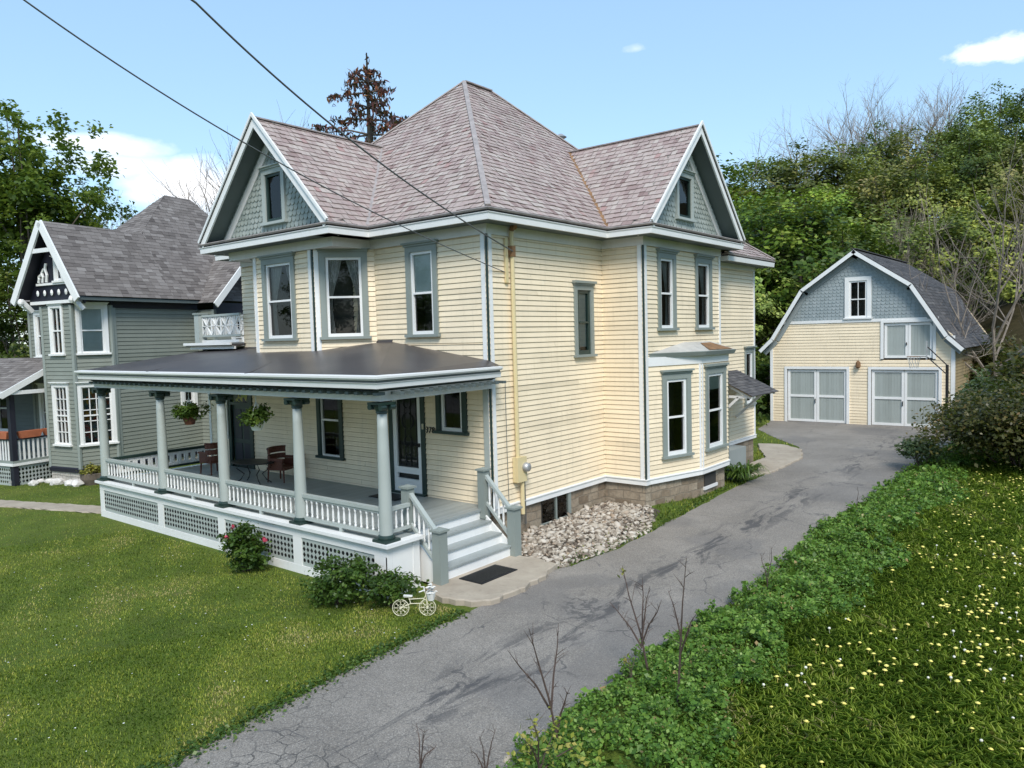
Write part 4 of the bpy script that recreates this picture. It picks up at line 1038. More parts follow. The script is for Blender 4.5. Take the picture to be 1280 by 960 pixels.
m = MB(); m.beam((1.15,y0b,7.60),(1.15,y1b,7.60),.25,.03); m.build('ridge_cap', M['barnshingle'], r)
def plank_door(F, a0, a1, b0, b1, parent, name, cross=True):
    m = MB(); t = .10
    m.fbox(F,a0-.11,a0,b0-.03,b1+.11,0,.06); m.fbox(F,a1,a1+.11,b0-.03,b1+.11,0,.06); m.fbox(F,a0,a1,b1,b1+.11,0,.06)
    fr = m.build('door_frame', M['white'], parent)
    g = MB(); n = round((a1-a0)/.11)
    for i in range(n): g.fbox(F, a0+(a1-a0)*i/n+.002, a0+(a1-a0)*(i+1)/n-.002, b0, b1, -.10, -.055+random.uniform(0,.003), random.random())
    g.fbox(F, a0, a1, b0, b1, -.13, -.101)
    d = g.build(name, M['barnpanel'], parent)
    w = MB(); c = (a0+a1)/2
    for x0,x1 in ((a0+.02,a0+.02+t),(a1-.02-t,a1-.02),(c-t,c-.006),(c+.006,c+t)): w.fbox(F,x0,x1,b0+.01,b1-.02,-.054,-.02)
    bars = [b0+.01, b1-.02-t]+([b0+(b1-b0)*.47] if cross else [])
    for z in bars:
        for x0,x1 in ((a0+.02+t,c-t),(c+t,a1-.02-t)): w.fbox(F,x0,x1,z,z+t,-.054,-.022)
    w.build('door_rail', M['white'], d)
    h = MB(); h.fbox(F,c-.07,c-.04,b0+(b1-b0)*.36,b0+(b1-b0)*.44,-.02,.02); h.build('handle', M['iron'], d)
plank_door(Fb, dl[0], dl[1], dl[2]+.03, dl[3]-.05, Bn, 'garage_door'); plank_door(Fb, dr[0], dr[1], dr[2]+.03, dr[3]-.05, Bn, 'garage_door')
plank_door(Fb, hl[0]+.09, hl[1]-.09, hl[2]+.09, hl[3]-.08, Bn, 'loft_door', False)
window(Fb, wn[0], wn[1], wn[2], wn[3], Bn, casing='white', sash='white', cw=.16, hood=0, grid=(2,1), sw=.06)
m = MB(); m.lathe(1.28, BYF-.14, [(.03,2.98),(.09,2.90),(.10,2.72),(.05,2.66)], 8); m.box(1.25,1.31,BYF-.12,BYF,2.86,2.92); m.build('wall_lamp', M['rust'], Bn)

# ------------------------------------------------------------------ the grey neighbour house
G = empty('grey_house', at(148,585,1)*0, 'grey green clapboard house with white trim and steep dark shingled roof at the left', 'house')
def hit(u, v, ax, val):
    d = CF+CR*((u-640)/F_PX)-CU*((v-480)/F_PX); return CAM+d*((val-CAM[ax])/d[ax])
GO = hit(148,585,2,.4); G.location = (GO.x, GO.y, 0); G.rotation_euler.z = R_(12)
wl = MB(); GB = [(-2.42,0),(-1.92,-1.0),(-.42,-1.0),(.0,.05)]
def gwin(F, a0, a1, b0, b1, **k):
    k.setdefault('casing','white'); k.setdefault('sash','white'); k.setdefault('cw',.13); k.setdefault('hood',.07); return window(F,a0,a1,b0,b1,G,**k)
F, L = wallF(0,.05,0,9)
hh = [gwin(F, 2.5, 3.2, 1.85, 2.95)]
siding(wl, F, [(0,.5),(L,.5),(L,5.62),(0,5.62)], hh, .13)
F, L = wallF(-4.25,0,-2.42,0); siding(wl, F, [(0,.5),(L,.5),(L,5.62),(0,5.62)], [gwin(F,.30,.92,4.05,5.6,cw=.10,grid=(2,2)), gwin(F,.30,1.1,1.3,3.1)], .13)
for i in range(3):
    (x0,y0),(x1,y1) = GB[i], GB[i+1]; F, L = wallF(x0,y0,x1,y1)
    if i == 0: hb = [gwin(F,.28,.86,4.12,5.62,curtain=('drape',.1,1)), gwin(F,.28,.86,1.3,3.15)]
    if i == 1:
        hb = [gwin(F,.42,1.10,4.15,5.72,grid=(2,2),cw=.085,sw=.03), gwin(F,.34,1.16,1.25,3.2,grid=(3,5),mid=True,cw=.09,sw=.03)]
        for q in hb:
            m = MB(); m.poly([F.p(q[0]+.12,q[2]+.12,-.06),F.p(q[1]-.12,q[2]+.12,-.06),F.p(q[1]-.12,q[3]-.12,-.06),F.p(q[0]+.12,q[3]-.12,-.06)]); m.build('stained_glass', M['stain_amber'], G)
    if i == 2:
        hb = [gwin(F,.10,1.02,4.15,5.72,curtain=('greyblind',.0,1),cw=.11,sw=.04), gwin(F,.02,1.10,1.25,3.2,grid=(4,5),mid=True,cw=.10,sw=.03)]
        q = hb[1]; m = MB(); m.poly([F.p(q[0]+.12,q[2]+.12,-.06),F.p(q[1]-.12,q[2]+.12,-.06),F.p(q[1]-.12,q[3]-.12,-.06),F.p(q[0]+.12,q[3]-.12,-.06)]); m.build('stained_glass', M['stain_amber'], G)
    siding(wl, F, [(0,.5),(L,.5),(L,5.75 if i == 1 else 5.7),(0,5.75 if i == 1 else 5.7)], hb, .13)
for (x0,y0,x1,y1) in ((0,9,-4.25,9),(-4.25,9,-4.25,0)):
    F, L = wallF(x0,y0,x1,y1); siding(wl, F, [(0,.5),(L,.5),(L,5.9),(0,5.9)], (), .13)
Fx, Lx = wallF(.85,3.45,.85,7.75)
hx = [gwin(Fx,.75,1.45,3.9,5.35)]
F, L = wallF(-9,-.01,-4.25,-.01); pw = MB(); siding(pw, F, [(0,.5),(L,.5),(L,3.95),(0,3.95)], [gwin(F,2.4,3.5,1.4,3.2)], .13); pw.build('porch_wall', M['soffit'], G)  # wall added in dark paint to carry the shade inside the porch
siding(wl, Fx, [(0,.5),(Lx,.5),(Lx,5.3),(0,5.3)], hx, .13)
F, L = wallF(0,3.45,.85,3.45); siding(wl, F, [(0,.5),(L,.5),(L,5.6),(0,5.6)], (), .13)
F, L = wallF(.85,7.75,0,7.75); siding(wl, F, [(0,.5),(L,.5),(L,5.6),(0,5.6)], (), .13)
wl.build('wall', M['greywall'], G)
m = MB()
for (x,y) in ((0,.05),(-.42,-1.0),(-1.92,-1.0),(-4.25,0)): m = MB(); m.tube([(x,y,.5),(x,y,5.7)], .07, 6); m.build('corner_board', M['sage'], G)
for b_ in ((-.06,.03,.06,.2,.5,5.65),(.78,.88,3.42,3.55,.5,5.6)): m = MB(); m.box(*b_); m.build('corner_board', M['sage'], G)
m = MB(); P = [(-4.25,9),(-4.25,0),(-2.42,0)]+GB[1:3]+[(0,.05),(0,3.45),(.85,3.45),(.85,7.75)]
sweep(m, P, [(-.03,.38),(.05,.38),(.06,.50),(.03,.54),(-.03,.54)]); m.build('base_band', M['navy'], G); m = MB(); sweep(m, [(0,.05),(0,3.45)], [(0,5.62),(.04,5.62),(.05,5.93),(0,5.93)]); sweep(m, [(-4.25,9),(-4.25,0),(-2.5,0)], [(0,5.62),(.04,5.62),(.05,5.93),(0,5.93)])
sweep(m, [(.85,3.45),(.85,7.75)], [(0,5.28),(.03,5.28),(.03,5.85),(0,5.85)]); m.build('dark_band', M['navy'], G)
m = MB(); sweep(m, P, [(0,-.5),(0,.38)]); m.build('foundation', M['greystone'], G)
# roof
EZg = 5.95; RZ = 8.32; rx = -1.05; yF = -1.42
rf = MB(); rb = MB(); xe = .40; o = V((xe,yF,EZg)); wv = V((rx-xe,0,RZ-EZg)).normalized(); F = Fr(o,(0,1,0),wv)
ap = V((-2.1,4.05,EZg+(RZ-EZg)/(xe-rx)*(xe+2.1))); ap2 = V((-2.1,5.2,ap.z)); Lr = math.hypot(rx-xe, RZ-EZg); La = math.hypot(xe+2.1, ap.z-EZg)
yj = 2.17
shingles(rf, F, [(0,0),(yj-yF,0),(yj-yF,Lr),(0,Lr)], .135, .28, .012, .012, 71, rb)
shingles(rf, F, [(yj-yF,0),(9.4-yF,0),(5.2-yF,La),(4.05-yF,La),(yj-yF,Lr)], .135, .28, .012, .012, 72, rb)
def gplane(pts, o, u, top, seed):
    o = V(o); u = V(u).normalized(); t = V(top)-o; w_ = (t-u*t.dot(u)).normalized(); F = Fr(o,u,w_)
    shingles(rf, F, [((V(q)-o).dot(u),(V(q)-o).dot(w_)) for q in pts], .135, .28, .012, .012, seed, rb)
gplane([(-4.6,-.4,EZg),(xe,-.4,EZg),ap], (-4.6,-.4,EZg), (1,0,0), ap, 73)
gplane([(-4.6,9.4,EZg),(-4.6,-.4,EZg),ap,ap2], (-4.6,9.4,EZg), (0,-1,0), ap, 74)
gplane([(xe,9.4,EZg),(-4.6,9.4,EZg),ap2], (xe,9.4,EZg), (-1,0,0), ap2, 75)
gl = -2.66; gplane([(gl,2.35,EZg),(gl,yF,EZg),(rx,yF,RZ),(rx,2.35,RZ)], (gl,2.35,EZg), (0,-1,0), (rx,yF,RZ), 76)
# cross gable on the right
cz = 8.35; cy = 5.6; c0 = (1.25,3.2,EZg-.12); c1 = (1.25,8.0,EZg-.12)
gplane([(-.1,3.2,EZg-.12),c0,(1.25,cy,cz),(-1.6,cy,cz)], (-.1,3.2,EZg-.12), (1,0,0), (1.25,cy,cz), 77)
gplane([c1,(-.1,8.0,EZg-.12),(-1.6,cy,cz),(1.25,cy,cz)], c1, (-1,0,0), (1.25,cy,cz), 78)
r = rf.build('roof', M['asphaltshingle'], G); rb.build('roof_underlay', M['slatebase'], r)
for p, q in ((c0,(1.25,cy,cz)),(c1,(1.25,cy,cz))): m = MB(); m.beam(V(p)+V((0,0,-.10)), V(q)+V((0,0,-.10)), .05, .22); m.build('bargeboard', M['white'], r)
for s in (-1,1):
    m = MB(); p = V((rx+s*1.62,yF-.02,EZg-.14)); q = V((rx,yF-.02,RZ-.06)); m.beam(p, q, .06, .24); m.build('bargeboard', M['white'], r)
m = MB(); m.beam((rx-.50,yF,7.40),(rx+.50,yF,7.40),.05,.13); m.build('gable_tie', M['white'], r)
m = MB(); sweep(m, [(xe-.06,yF),(xe-.06,3.25)], [(-.02,EZg-.13),(.03,EZg-.13),(.03,EZg-.03),(-.02,EZg-.02)]); m.poly([(.22,-1.0,EZg-.1),(.22,9,EZg-.1),(-.02,9,EZg-.1),(-.02,-1.0,EZg-.1)]); m.build('eave', M['soffit'], r)
# front gable: dark face with white sawn ornament
m = MB(); yw = -1.02; m.poly([(rx-1.42,yw,5.72),(rx+1.40,yw,5.72),(rx+1.40,yw,5.95),(rx,yw,8.2),(rx-1.42,yw,5.95)])
m.poly([(rx-1.45,yw-.35,5.95),(rx-1.45,yw,5.95),(rx,yw,8.22),(rx,yw-.35,8.22)]); m.poly([(rx+1.43,yw,5.95),(rx+1.43,yw-.35,5.95),(rx,yw-.35,8.22),(rx,yw,8.22)])
gb = m.build('gable_wall', M['navy'], G)
m = MB(); F = Fr((rx,yw,0),(1,0,0),(0,0,1))
m.fbox(F,-1.25,1.25,5.76,5.86,.0,.10); m.fbox(F,-.95,.95,6.36,6.43,0,.06)
for i in range(6):
    a = -.9+i*.36; c = F.p(a,6.12,.05); k = 8
    m.add([c+V((.075*math.cos(j*math.pi/4),0,.10*math.sin(j*math.pi/4))) for j in range(8)]+[c+V((0,-.04,0))], [(j,(j+1)%8,8) for j in range(8)])
for s in (-1,1):
    for k in range(3): m.tube([F.p(s*(.42+.20*k),6.46,.04),F.p(s*(.36+.20*k),6.68-.05*k,.05),F.p(s*(.44+.17*k),6.88-.12*k,.05),F.p(s*(.40+.12*k),7.05-.17*k,.04)], .045, 6)
m.build('sawn_ornament', M['white'], gb)
gwin(F, -.02, .56, 6.45, 7.2, mid=False, cw=.09, hood=.03)
m = MB()
for s in (-1.30,1.28): m.beam(F.p(s,5.55,.02), F.p(s,5.9,.36), .12, .14); m.lathe(F.p(s,0,.36).x, F.p(s,0,.36).y, [(.04,5.72),(.09,5.8),(.09,5.86),(.05,5.95)], 8)
m.build('eave_bracket', M['white'], gb)
# its front porch at the left
m = MB(); m.box(-7,-2.35,-1.95,-.02,.72,.80); m.build('porch_floor', M['sage'], G)
m = MB(); m.fbox(Fr((-2.36,-1.95,0),(0,1,0),(0,0,1)),0,1.9,.64,.72,0,.03); m.box(-7,-2.33,-1.98,-1.95,.64,.72); m.build('porch_skirt', M['white'], G)
la = MB(); Fq = Fr((-2.38,-1.9,0),(0,1,0),(0,0,1)); lattice(Fq, .1, 1.8, .0, .62); lattice(Fr((-7,-1.93,0),(1,0,0),(0,0,1)), .1, 4.4, 0, .62); la.build('lattice_panel', M['sagelight'], G)
m = MB()
for x,y in ((-2.45,-1.85),(-4.6,-1.85),(-6.8,-1.85)): m.box(x-.08,x+.08,y-.08,y+.08,.0,2.95)
m.box(-7,-2.35,-1.9,-1.8,2.78,2.95); m.build('porch_post', M['navy'], G)
m = MB(); m.box(-2.49,-2.41,-1.75,-.1,1.45,1.50); m.box(-6.9,-2.5,-1.89,-1.81,1.45,1.50); rr_ = m.build('porch_railing', M['navy'], G); m = MB()
for i in range(11): y = -1.7+i*.15; m.box(-2.46,-2.44,y,y+.06,.80,1.45)
for i in range(29): x = -6.8+i*.15; m.box(x,x+.06,-1.86,-1.84,.80,1.45)
m.build('baluster', M['white'], rr_)
rf = MB(); rb = MB(); gplane([(-7.3,-2.3,2.98),(-2.15,-2.3,2.98),(-2.15,-.2,4.05),(-7.3,-.2,4.05)], (-7.3,-2.3,2.98), (1,0,0), (-2.15,-.2,4.05), 79)
r = rf.build('porch_roof', M['asphaltshingle'], G); rb.build('roof_underlay', M['slatebase'], r)
m = MB(); m.beam((-2.13,-2.32,2.90),(-2.13,-.2,3.97),.05,.18); m.box(-2.3,-2.14,-2.25,-.6,2.93,3.05); m.box(-7.3,-2.12,-2.35,-2.3,2.85,2.97); m.build('bargeboard', M['white'], r)
# flower boxes on its porch rail
fbm = None
for i, (x,y,sx,sy) in enumerate(((-2.45,-1.32,.11,.38),(-2.45,-.50,.11,.38),(-3.0,-1.85,.42,.11))):
    p = G.matrix_basis @ V((x,y,1.50))
    t = empty('flower_box', p, ('terracotta flower box on the neighbour porch rail, nearer the porch corner','terracotta flower box on the neighbour porch rail, nearer the grey bay window','terracotta flower box on the front rail at the left picture edge')[i], 'flower box', 'flower boxes on the neighbour porch', R_(12))
    m = MB(); k = .8; m.hexa([(-sx*k,-sy*k,0),(sx*k,-sy*k,0),(sx*k,sy*k,0),(-sx*k,sy*k,0),(-sx,-sy,.22),(sx,-sy,.22),(sx,sy,.22),(-sx,sy,.22)]); m.build('box', M['terracotta'], t)

# ------------------------------------------------------------------ vegetation helpers
def fast_mesh(name, verts, faces, tint, mats, smooth=False, mat_idx=None):
    """verts (n,3); faces (m,k) all with k corners"""
    me = bpy.data.meshes.new(name); verts = np.asarray(verts, np.float32); faces = np.asarray(faces, np.int32); mcount, k = faces.shape
    me.vertices.add(len(verts)); me.vertices.foreach_set('co', verts.ravel())
    me.loops.add(mcount*k); me.loops.foreach_set('vertex_index', faces.ravel())
    me.polygons.add(mcount); me.polygons.foreach_set('loop_start', np.arange(0, mcount*k, k, dtype=np.int32))
    a = me.attributes.new('tint','FLOAT','FACE'); a.data.foreach_set('value', np.asarray(tint, np.float32))
    for q in mats: me.materials.append(q)
    me.update(calc_edges=True); me.validate()
    return me
def unit(a): return a/np.maximum(1e-9, np.linalg.norm(a, axis=1, keepdims=True))
def leaves(P, size, tint, rng, up=.5, aspect=.6, out=None, droop=0, fold=.15):
    """one kite-shaped leaf (4 corners) at every point"""
    n = len(P); nr = rng.normal(size=(n,3)); nr[:,2] = np.abs(nr[:,2])*(1+2*up)+up
    if out is not None: nr += out*.9
    nr = unit(nr); ax = rng.normal(size=(n,3)); ax[:,2] -= droop; ax = unit(ax-nr*np.sum(ax*nr,1,keepdims=True)); sd = np.cross(nr, ax)
    s = (size*rng.uniform(.65,1.3,n))[:,None] if np.isscalar(size) else (size*rng.uniform(.7,1.3,n))[:,None]
    v = np.stack([P-ax*s*.5, P+sd*s*aspect*.5-ax*s*.05, P+ax*s*.5-nr*s*fold, P-sd*s*aspect*.5-ax*s*.05], 1).reshape(-1,3)
    return v, np.arange(4*n).reshape(n,4), tint
def crown_mesh(name, seed, H, Rr, z0, nclump, per, size, mat, rc=.16, flat=.7, top=.35, hollow=.55, up=.4, lobes=6, tvar=.18, limbs=None, outw=.6):
    """crown of leaf clumps spread through lobes; returns mesh and clump centres"""
    rng = np.random.default_rng(seed); C = []
    lob = []
    for i in range(lobes):
        a = 2*math.pi*i/lobes+rng.uniform(-.4,.4); rr = Rr*rng.uniform(.25,.55); zz = z0+(H-z0)*rng.uniform(.25,.75)
        lob.append((rr*math.cos(a), rr*math.sin(a), zz, Rr*rng.uniform(.42,.62), (H-z0)*rng.uniform(.22,.34)))
    lob.append((rng.uniform(-.1,.1)*Rr, rng.uniform(-.1,.1)*Rr, H-(H-z0)*.28, Rr*.5, (H-z0)*.28)); lob.append((0,0,z0+(H-z0)*.45,Rr*.6,(H-z0)*.40))
    while len(C) < nclump:
        l = lob[rng.integers(len(lob))]; d = rng.normal(size=3); d /= np.linalg.norm(d); q = hollow+(1-hollow)*rng.random()**.7
        p = np.array([l[0]+d[0]*l[3]*q, l[1]+d[1]*l[3]*q, l[2]+d[2]*l[4]*q])
        if p[2] > max(z0*.8,.02): C.append(p)
    C = np.array(C); ct = np.clip(rng.normal(.5,tvar,len(C)),0,1)
    idx = np.repeat(np.arange(len(C)), per); n = len(idx); r = Rr*rc
    off = rng.normal(size=(n,3))*np.array([r,r,r*flat])*.6
    P = C[idx]+off; cen = np.array([0,0,z0+(H-z0)*.45]); out = unit(P-cen)
    t = np.clip(ct[idx]+rng.normal(0,.12,n),0,1)
    v, f, t = leaves(P, size, t, rng, up, .65, out*outw)
    return fast_mesh(name, v, f, t, [mat]), C
def limb_mesh(name, seed, C, H, z0, r0, mat, n=14, lean=.05):
    rng = random.Random(seed); m = MB(); lx, ly = rng.uniform(-lean,lean)*H, rng.uniform(-lean,lean)*H
    hz = z0+(H-z0)*.6; m.tube([(0,0,-.6),(lx*.1,ly*.1,z0*.5),(lx*.4,ly*.4,z0),(lx,ly,hz),(lx*1.3,ly*1.3,H*.95)], [r0*1.35,r0,r0*.8,r0*.42,r0*.08], 8)
    for c in rng.sample(list(C), min(n,len(C))):
        t = rng.uniform(.25,.85); zb = z0*.75+(min(c[2],hz)-z0*.75)*t*.8; k = max(0,(zb-z0)/(hz-z0)) ; b = V((lx*(.4+.6*k),ly*(.4+.6*k),zb)); c = V(c)
        mid = b.lerp(c,.5)+V((rng.uniform(-.3,.3),rng.uniform(-.3,.3),-.08*(c-b).length)); m.tube([b,mid,c], [r0*.34,r0*.2,r0*.05], 5, False)
    return m.mesh(name, mat, True)
def bare_mesh(name, seed, H, mat, spread=.55, levels=5, r0=.16, z0=.3, upw=.25, nb=(2,4)):
    """leafless tree: branches fork down to fine twigs"""
    rng = random.Random(seed); m = MB()
    def grow(p, d, L, r, lv):
        n = 3; pts = [p]; q = p
        for i in range(n):
            d = (d+V((rng.uniform(-.18,.18),rng.uniform(-.18,.18),rng.uniform(-.05,.14)))).normalized(); q = q+d*(L/n); pts.append(q)
        m.tube(pts, [r, r*.85, r*.7, r*.55], 6 if lv == levels else (4 if lv > 1 else 3), False)
        if lv == 0: return
        for k in range(rng.randint(*nb)+(1 if lv == levels else 0)):
            t = rng.uniform(.35,1); b = pts[min(n, int(t*n))].lerp(pts[min(n,int(t*n)+1)], t*n-int(t*n)) if t < 1 else q
            a = V((rng.uniform(-1,1),rng.uniform(-1,1),rng.uniform(-.35,.6))); nd = (d*(1-spread)+a*spread+V((0,0,upw*.4))).normalized(); grow(b, nd, L*rng.uniform(.52,.78), r*.5, lv-1)
        grow(q, (d+V((rng.uniform(-.3,.3),rng.uniform(-.3,.3),.1))).normalized(), L*.7, r*.55, lv-1)
    grow(V((0,0,-.4)), V((rng.uniform(-.05,.05),rng.uniform(-.05,.05),1)), H*z0+.4, r0, levels)
    top = max(v[2] for v in m.v); s = H/top; m.v = [(x*s,y*s,z*s) for x,y,z in m.v]
    return m.mesh(name, mat, False)
def mesh_obj(name, me, parent=None, loc=(0,0,0)):
    o = bpy.data.objects.new(name, me); COL.objects.link(o); o.location = loc
    if parent: o.parent = parent
    return o
def plant(kind, parts, loc, label, cat, group, rz, s, sz=None):
    t = empty(kind, loc, label, cat, group, rz); t.scale = (s, s, sz or s)
    for nme, me in parts: mesh_obj(nme, me, t)
    return t

GREEN = [(0,(.030,.058,.010)),(.35,(.075,.125,.020)),(.6,(.125,.185,.028)),(.85,(.185,.24,.038)),(1,(.25,.28,.055))]
M['leaf'] = leaf('broad_leaf', GREEN, vary=.5)
M['talltree'] = leaf('tall_tree_leaf', [(0,(.024,.046,.009)),(.35,(.065,.112,.018)),(.6,(.115,.170,.026)),(.85,(.17,.225,.036)),(1,(.22,.25,.05))], .4)
M['hillleaf'] = leaf('hill_leaf', [(0,(.030,.058,.010)),(.35,(.085,.135,.022)),(.6,(.165,.235,.033)),(.85,(.24,.31,.046)),(1,(.31,.35,.066))], .2, vary=.55)
M['leafwarm'] = leaf('spring_leaf', [(0,(.055,.068,.014)),(.4,(.135,.155,.028)),(.7,(.20,.21,.042)),(1,(.27,.225,.07))], .2, vary=.5)
M['leafdark'] = leaf('dark_leaf', [(0,(.018,.036,.008)),(.5,(.055,.10,.018)),(.85,(.10,.16,.028)),(1,(.15,.2,.04))])
M['leafolive'] = leaf('olive_leaf', [(0,(.035,.052,.012)),(.5,(.095,.128,.024)),(.85,(.155,.18,.036)),(1,(.21,.20,.055))], .2, vary=.5)
M['leafbush'] = leaf('dark_bush_leaf', [(0,(.020,.022,.008)),(.45,(.055,.060,.018)),(.7,(.10,.092,.028)),(.9,(.15,.105,.038)),(1,(.19,.12,.05))], .2, .35)
M['leafvine'] = leaf('vine_leaf', [(0,(.035,.085,.014)),(.4,(.10,.205,.032)),(.75,(.19,.315,.055)),(.96,(.31,.42,.13)),(1,(.34,.24,.10))], .3, .4)
M['leafshrub'] = leaf('shrub_leaf', [(0,(.022,.045,.010)),(.5,(.055,.108,.020)),(.9,(.11,.18,.035)),(1,(.15,.2,.05))], .3, .35)
M['leafsage'] = leaf('pale_shrub_leaf', [(0,(.03,.055,.025)),(.5,(.07,.11,.05)),(1,(.14,.18,.10))], .3)
M['needle'] = leaf('purple_brown_needles', [(0,(.030,.028,.036)),(.35,(.065,.034,.040)),(.6,(.15,.050,.042)),(.82,(.24,.095,.04)),(1,(.30,.17,.06))], .15)
M['petal_pink'] = plain('pink_petal', (.42,.05,.09), .6)
M['petal_white'] = plain('white_petal', (.75,.74,.70), .6)
M['petal_red'] = plain('red_petal', (.35,.05,.04), .6)

# ------------------------------------------------------------------ trees on the hill
variants = []
for i,(H_,R_w,z0,mt) in enumerate(((12,4.6,2.6,'hillleaf'),(13,4.9,3.0,'hillleaf'),(11,4.7,2.2,'leafwarm'),(14,4.6,3.4,'hillleaf'),(12,5.0,2.4,'leafwarm'),(13,4.4,2.5,'leafolive'))):
    cm, C = crown_mesh('crown', 100+i, H_, R_w, z0, 120, 80, .30, M[mt], rc=.16, flat=.62, hollow=.86, up=.35, tvar=.22, outw=1.9, lobes=5)
    tm = limb_mesh('trunk', 200+i, C, H_, z0, .22, M['bark'], 16); variants.append((H_, [('trunk', tm), ('crown', cm)]))
def ground_at(p): return ground_h(p.x, p.y)
def tree_at(u, vtop, dep, var, kind, label, group, wide=1.0, rz=None, rel=None):
    """tree standing at that distance whose top reaches the given height in the view"""
    H0, parts = var; p = at(u, vtop, dep); g = ground_at(p); h = max(3, p.z-g)
    s = h/H0*wide; return plant(kind, parts, (p.x,p.y,g), label, 'tree', group, random.uniform(0,6.28) if rz is None else rz, s, h/H0)
SIL = [(860,205),(900,196),(950,182),(985,172),(1030,186),(1060,163),(1100,152),(1150,147),(1200,128),(1250,106),(1300,98),(1400,92)]
def sil(u):
    if u < 860: return 212
    for (a,b),(c,d) in zip(SIL,SIL[1:]):
        if a <= u <= c: return b+(d-b)*(u-a)/(c-a)
    return SIL[-1][1]
HG = 'trees on the wooded hill'
vi = 0
far_lab = 'green tree with full crown on the skyline of the wooded hill'
mid_lab = 'leafy green tree halfway up the wooded hill behind the barn'
near_lab = 'leafy tree at the foot of the hill close behind the barn'
rt = random.Random(12)
for u in range(852, 1420, 50):
    tree_at(u+rt.uniform(-12,12), sil(u)+rt.uniform(-6,14), rt.uniform(72,84), variants[[0,1,3,5,0,1,4][vi%7]], 'hill_tree', far_lab, HG, rt.uniform(.9,1.15)); vi += 1
for u in range(872, 1420, 58):
    tree_at(u+rt.uniform(-12,12), sil(u)+rt.uniform(38,66), rt.uniform(57,66), variants[[2,0,4,1,3,2,0][vi%7]], 'hill_tree', mid_lab, HG, rt.uniform(.95,1.2)); vi += 1
for u in range(888, 1400, 66):
    tree_at(u+rt.uniform(-12,12), sil(u)+rt.uniform(100,140), rt.uniform(46,51), variants[[4,1,0,2,1,3,0][vi%7]], 'hill_tree', near_lab, HG, rt.uniform(.95,1.2)); vi += 1
for u,v,d,k,lab in ((925,330,42,0,'low dense tree between the yellow house and the barn'),(905,255,45,1,'tall leafy tree rising just right of the yellow house eaves'),(985,236,43,0,'bright green rounded tree above the left slope of the barn roof'),(1060,275,44,1,'green tree directly above the barn ridge'),(870,330,50,5,'dark tree half hidden by the rear of the yellow house')):
    tree_at(u,v,d,variants[k],'hill_tree',lab,None,1.15)
# leafless trees
bare = [bare_mesh('branches', 301, 10, M['palebark'], .5, 5, .13), bare_mesh('branches', 302, 11, M['palebark'], .55, 5, .14), bare_mesh('branches', 303, 9, M['bark'], .5, 5, .12)]
bare += [bare_mesh('branches', 311, 10, M['palebark'], .66, 4, .10, .26, .1, (2,4)), bare_mesh('branches', 312, 10, M['bark'], .7, 4, .10, .22, .1, (2,4))]
def bare_at(u, vtop, dep, k, label, group=None, wide=1.0):
    p = at(u,vtop,dep); g = ground_at(p); H0 = (10,11,9,10,10,10,10)[k]; h = p.z-g; s = h/H0
    t = empty('bare_tree', (p.x,p.y,g), label, 'tree', group, random.uniform(0,6)); t.scale = (s*wide,s*wide,s); mesh_obj('trunk', bare[k], t); return t
bare += [bare_mesh('branches', 321, 10, M['palebark'], .62, 5, .10, .34, .15, (2,3)), bare_mesh('branches', 322, 10, M['palebark'], .64, 5, .10, .3, .15, (2,3))]
bl = 'leafless grey tree on the hill skyline above the green crowns'
for u,v,d,k in ((1052,112,88,5),(1068,118,90,0),(1085,104,92,6),(1104,112,88,1),(1122,103,90,5),(1142,108,90,0),(1160,98,94,6),(1180,106,90,1),(1196,104,90,5),(1035,130,86,6),(955,158,84,6),(990,160,90,5),(915,172,82,5)): bare_at(u,v,d,k,bl,'leafless trees on the hill top',1.15)
for u,v,d,k,l in ((1252,180,31,3,'tall leafless tree with pale branches beside the barn roof at the right'),(1200,275,40,4,'leafless tree with forked trunk just behind the barn'),(1290,230,29,4,'leafless tree cut off by the right picture edge'),(1225,330,35.5,4,'small twiggy leafless tree at the right corner of the barn')): bare_at(u,v,d,k,l,None,.7)
for u,v,d,k,l in ((1112,255,43.5,0,'slim leafless tree with pale trunk rising above the barn ridge among the green'),(1175,215,45,3,'leafless grey tree standing in front of the green hill, right of the barn ridge'),(1010,300,42.5,2,'thin leafless tree left of the barn ridge in front of the green')): bare_at(u,v,d,k,l,None,.6)
rl = 'distant leafless tree behind the roofs at the left'
for u,v,d,k in ((150,232,70,0),(185,240,74,1),(222,226,68,2),(252,205,66,1),(282,196,64,0),(318,170,62,2),(385,128,58,0),(430,120,60,1),(500,142,58,2),(110,235,72,1)): bare_at(u,v,d,k,rl,'leafless trees behind the roofs',1.0)
# big tree behind the grey house
cm, C = crown_mesh('crown', 415, 15, 5.0, 3.2, 260, 56,     .31, M['talltree'], rc=.11, flat=.6, hollow=.5, up=.5, lobes=8)
tm = limb_mesh('trunk', 412, C, 15, 3.2, .3, M['bark'], 26); big = (15, [('trunk',tm),('crown',cm)])
tree_at(22,116,46,big,'broadleaf_tree','tall airy green tree towering behind the grey house gable',None,.80,.6)
tree_at(-60,170,50,big,'broadleaf_tree','dark green tree cut off by the left picture edge',None,.9,2.1)
tree_at(98,225,52,variants[5],'broadleaf_tree','smaller green tree right behind the grey house ridge',None,.75)
tree_at(15,330,44,variants[5],'broadleaf_tree','low dark tree beside the grey house at the left edge',None,1.1)
tree_at(-30,390,60,variants[0],'broadleaf_tree','green tree far behind the neighbour porch',None,1.3)
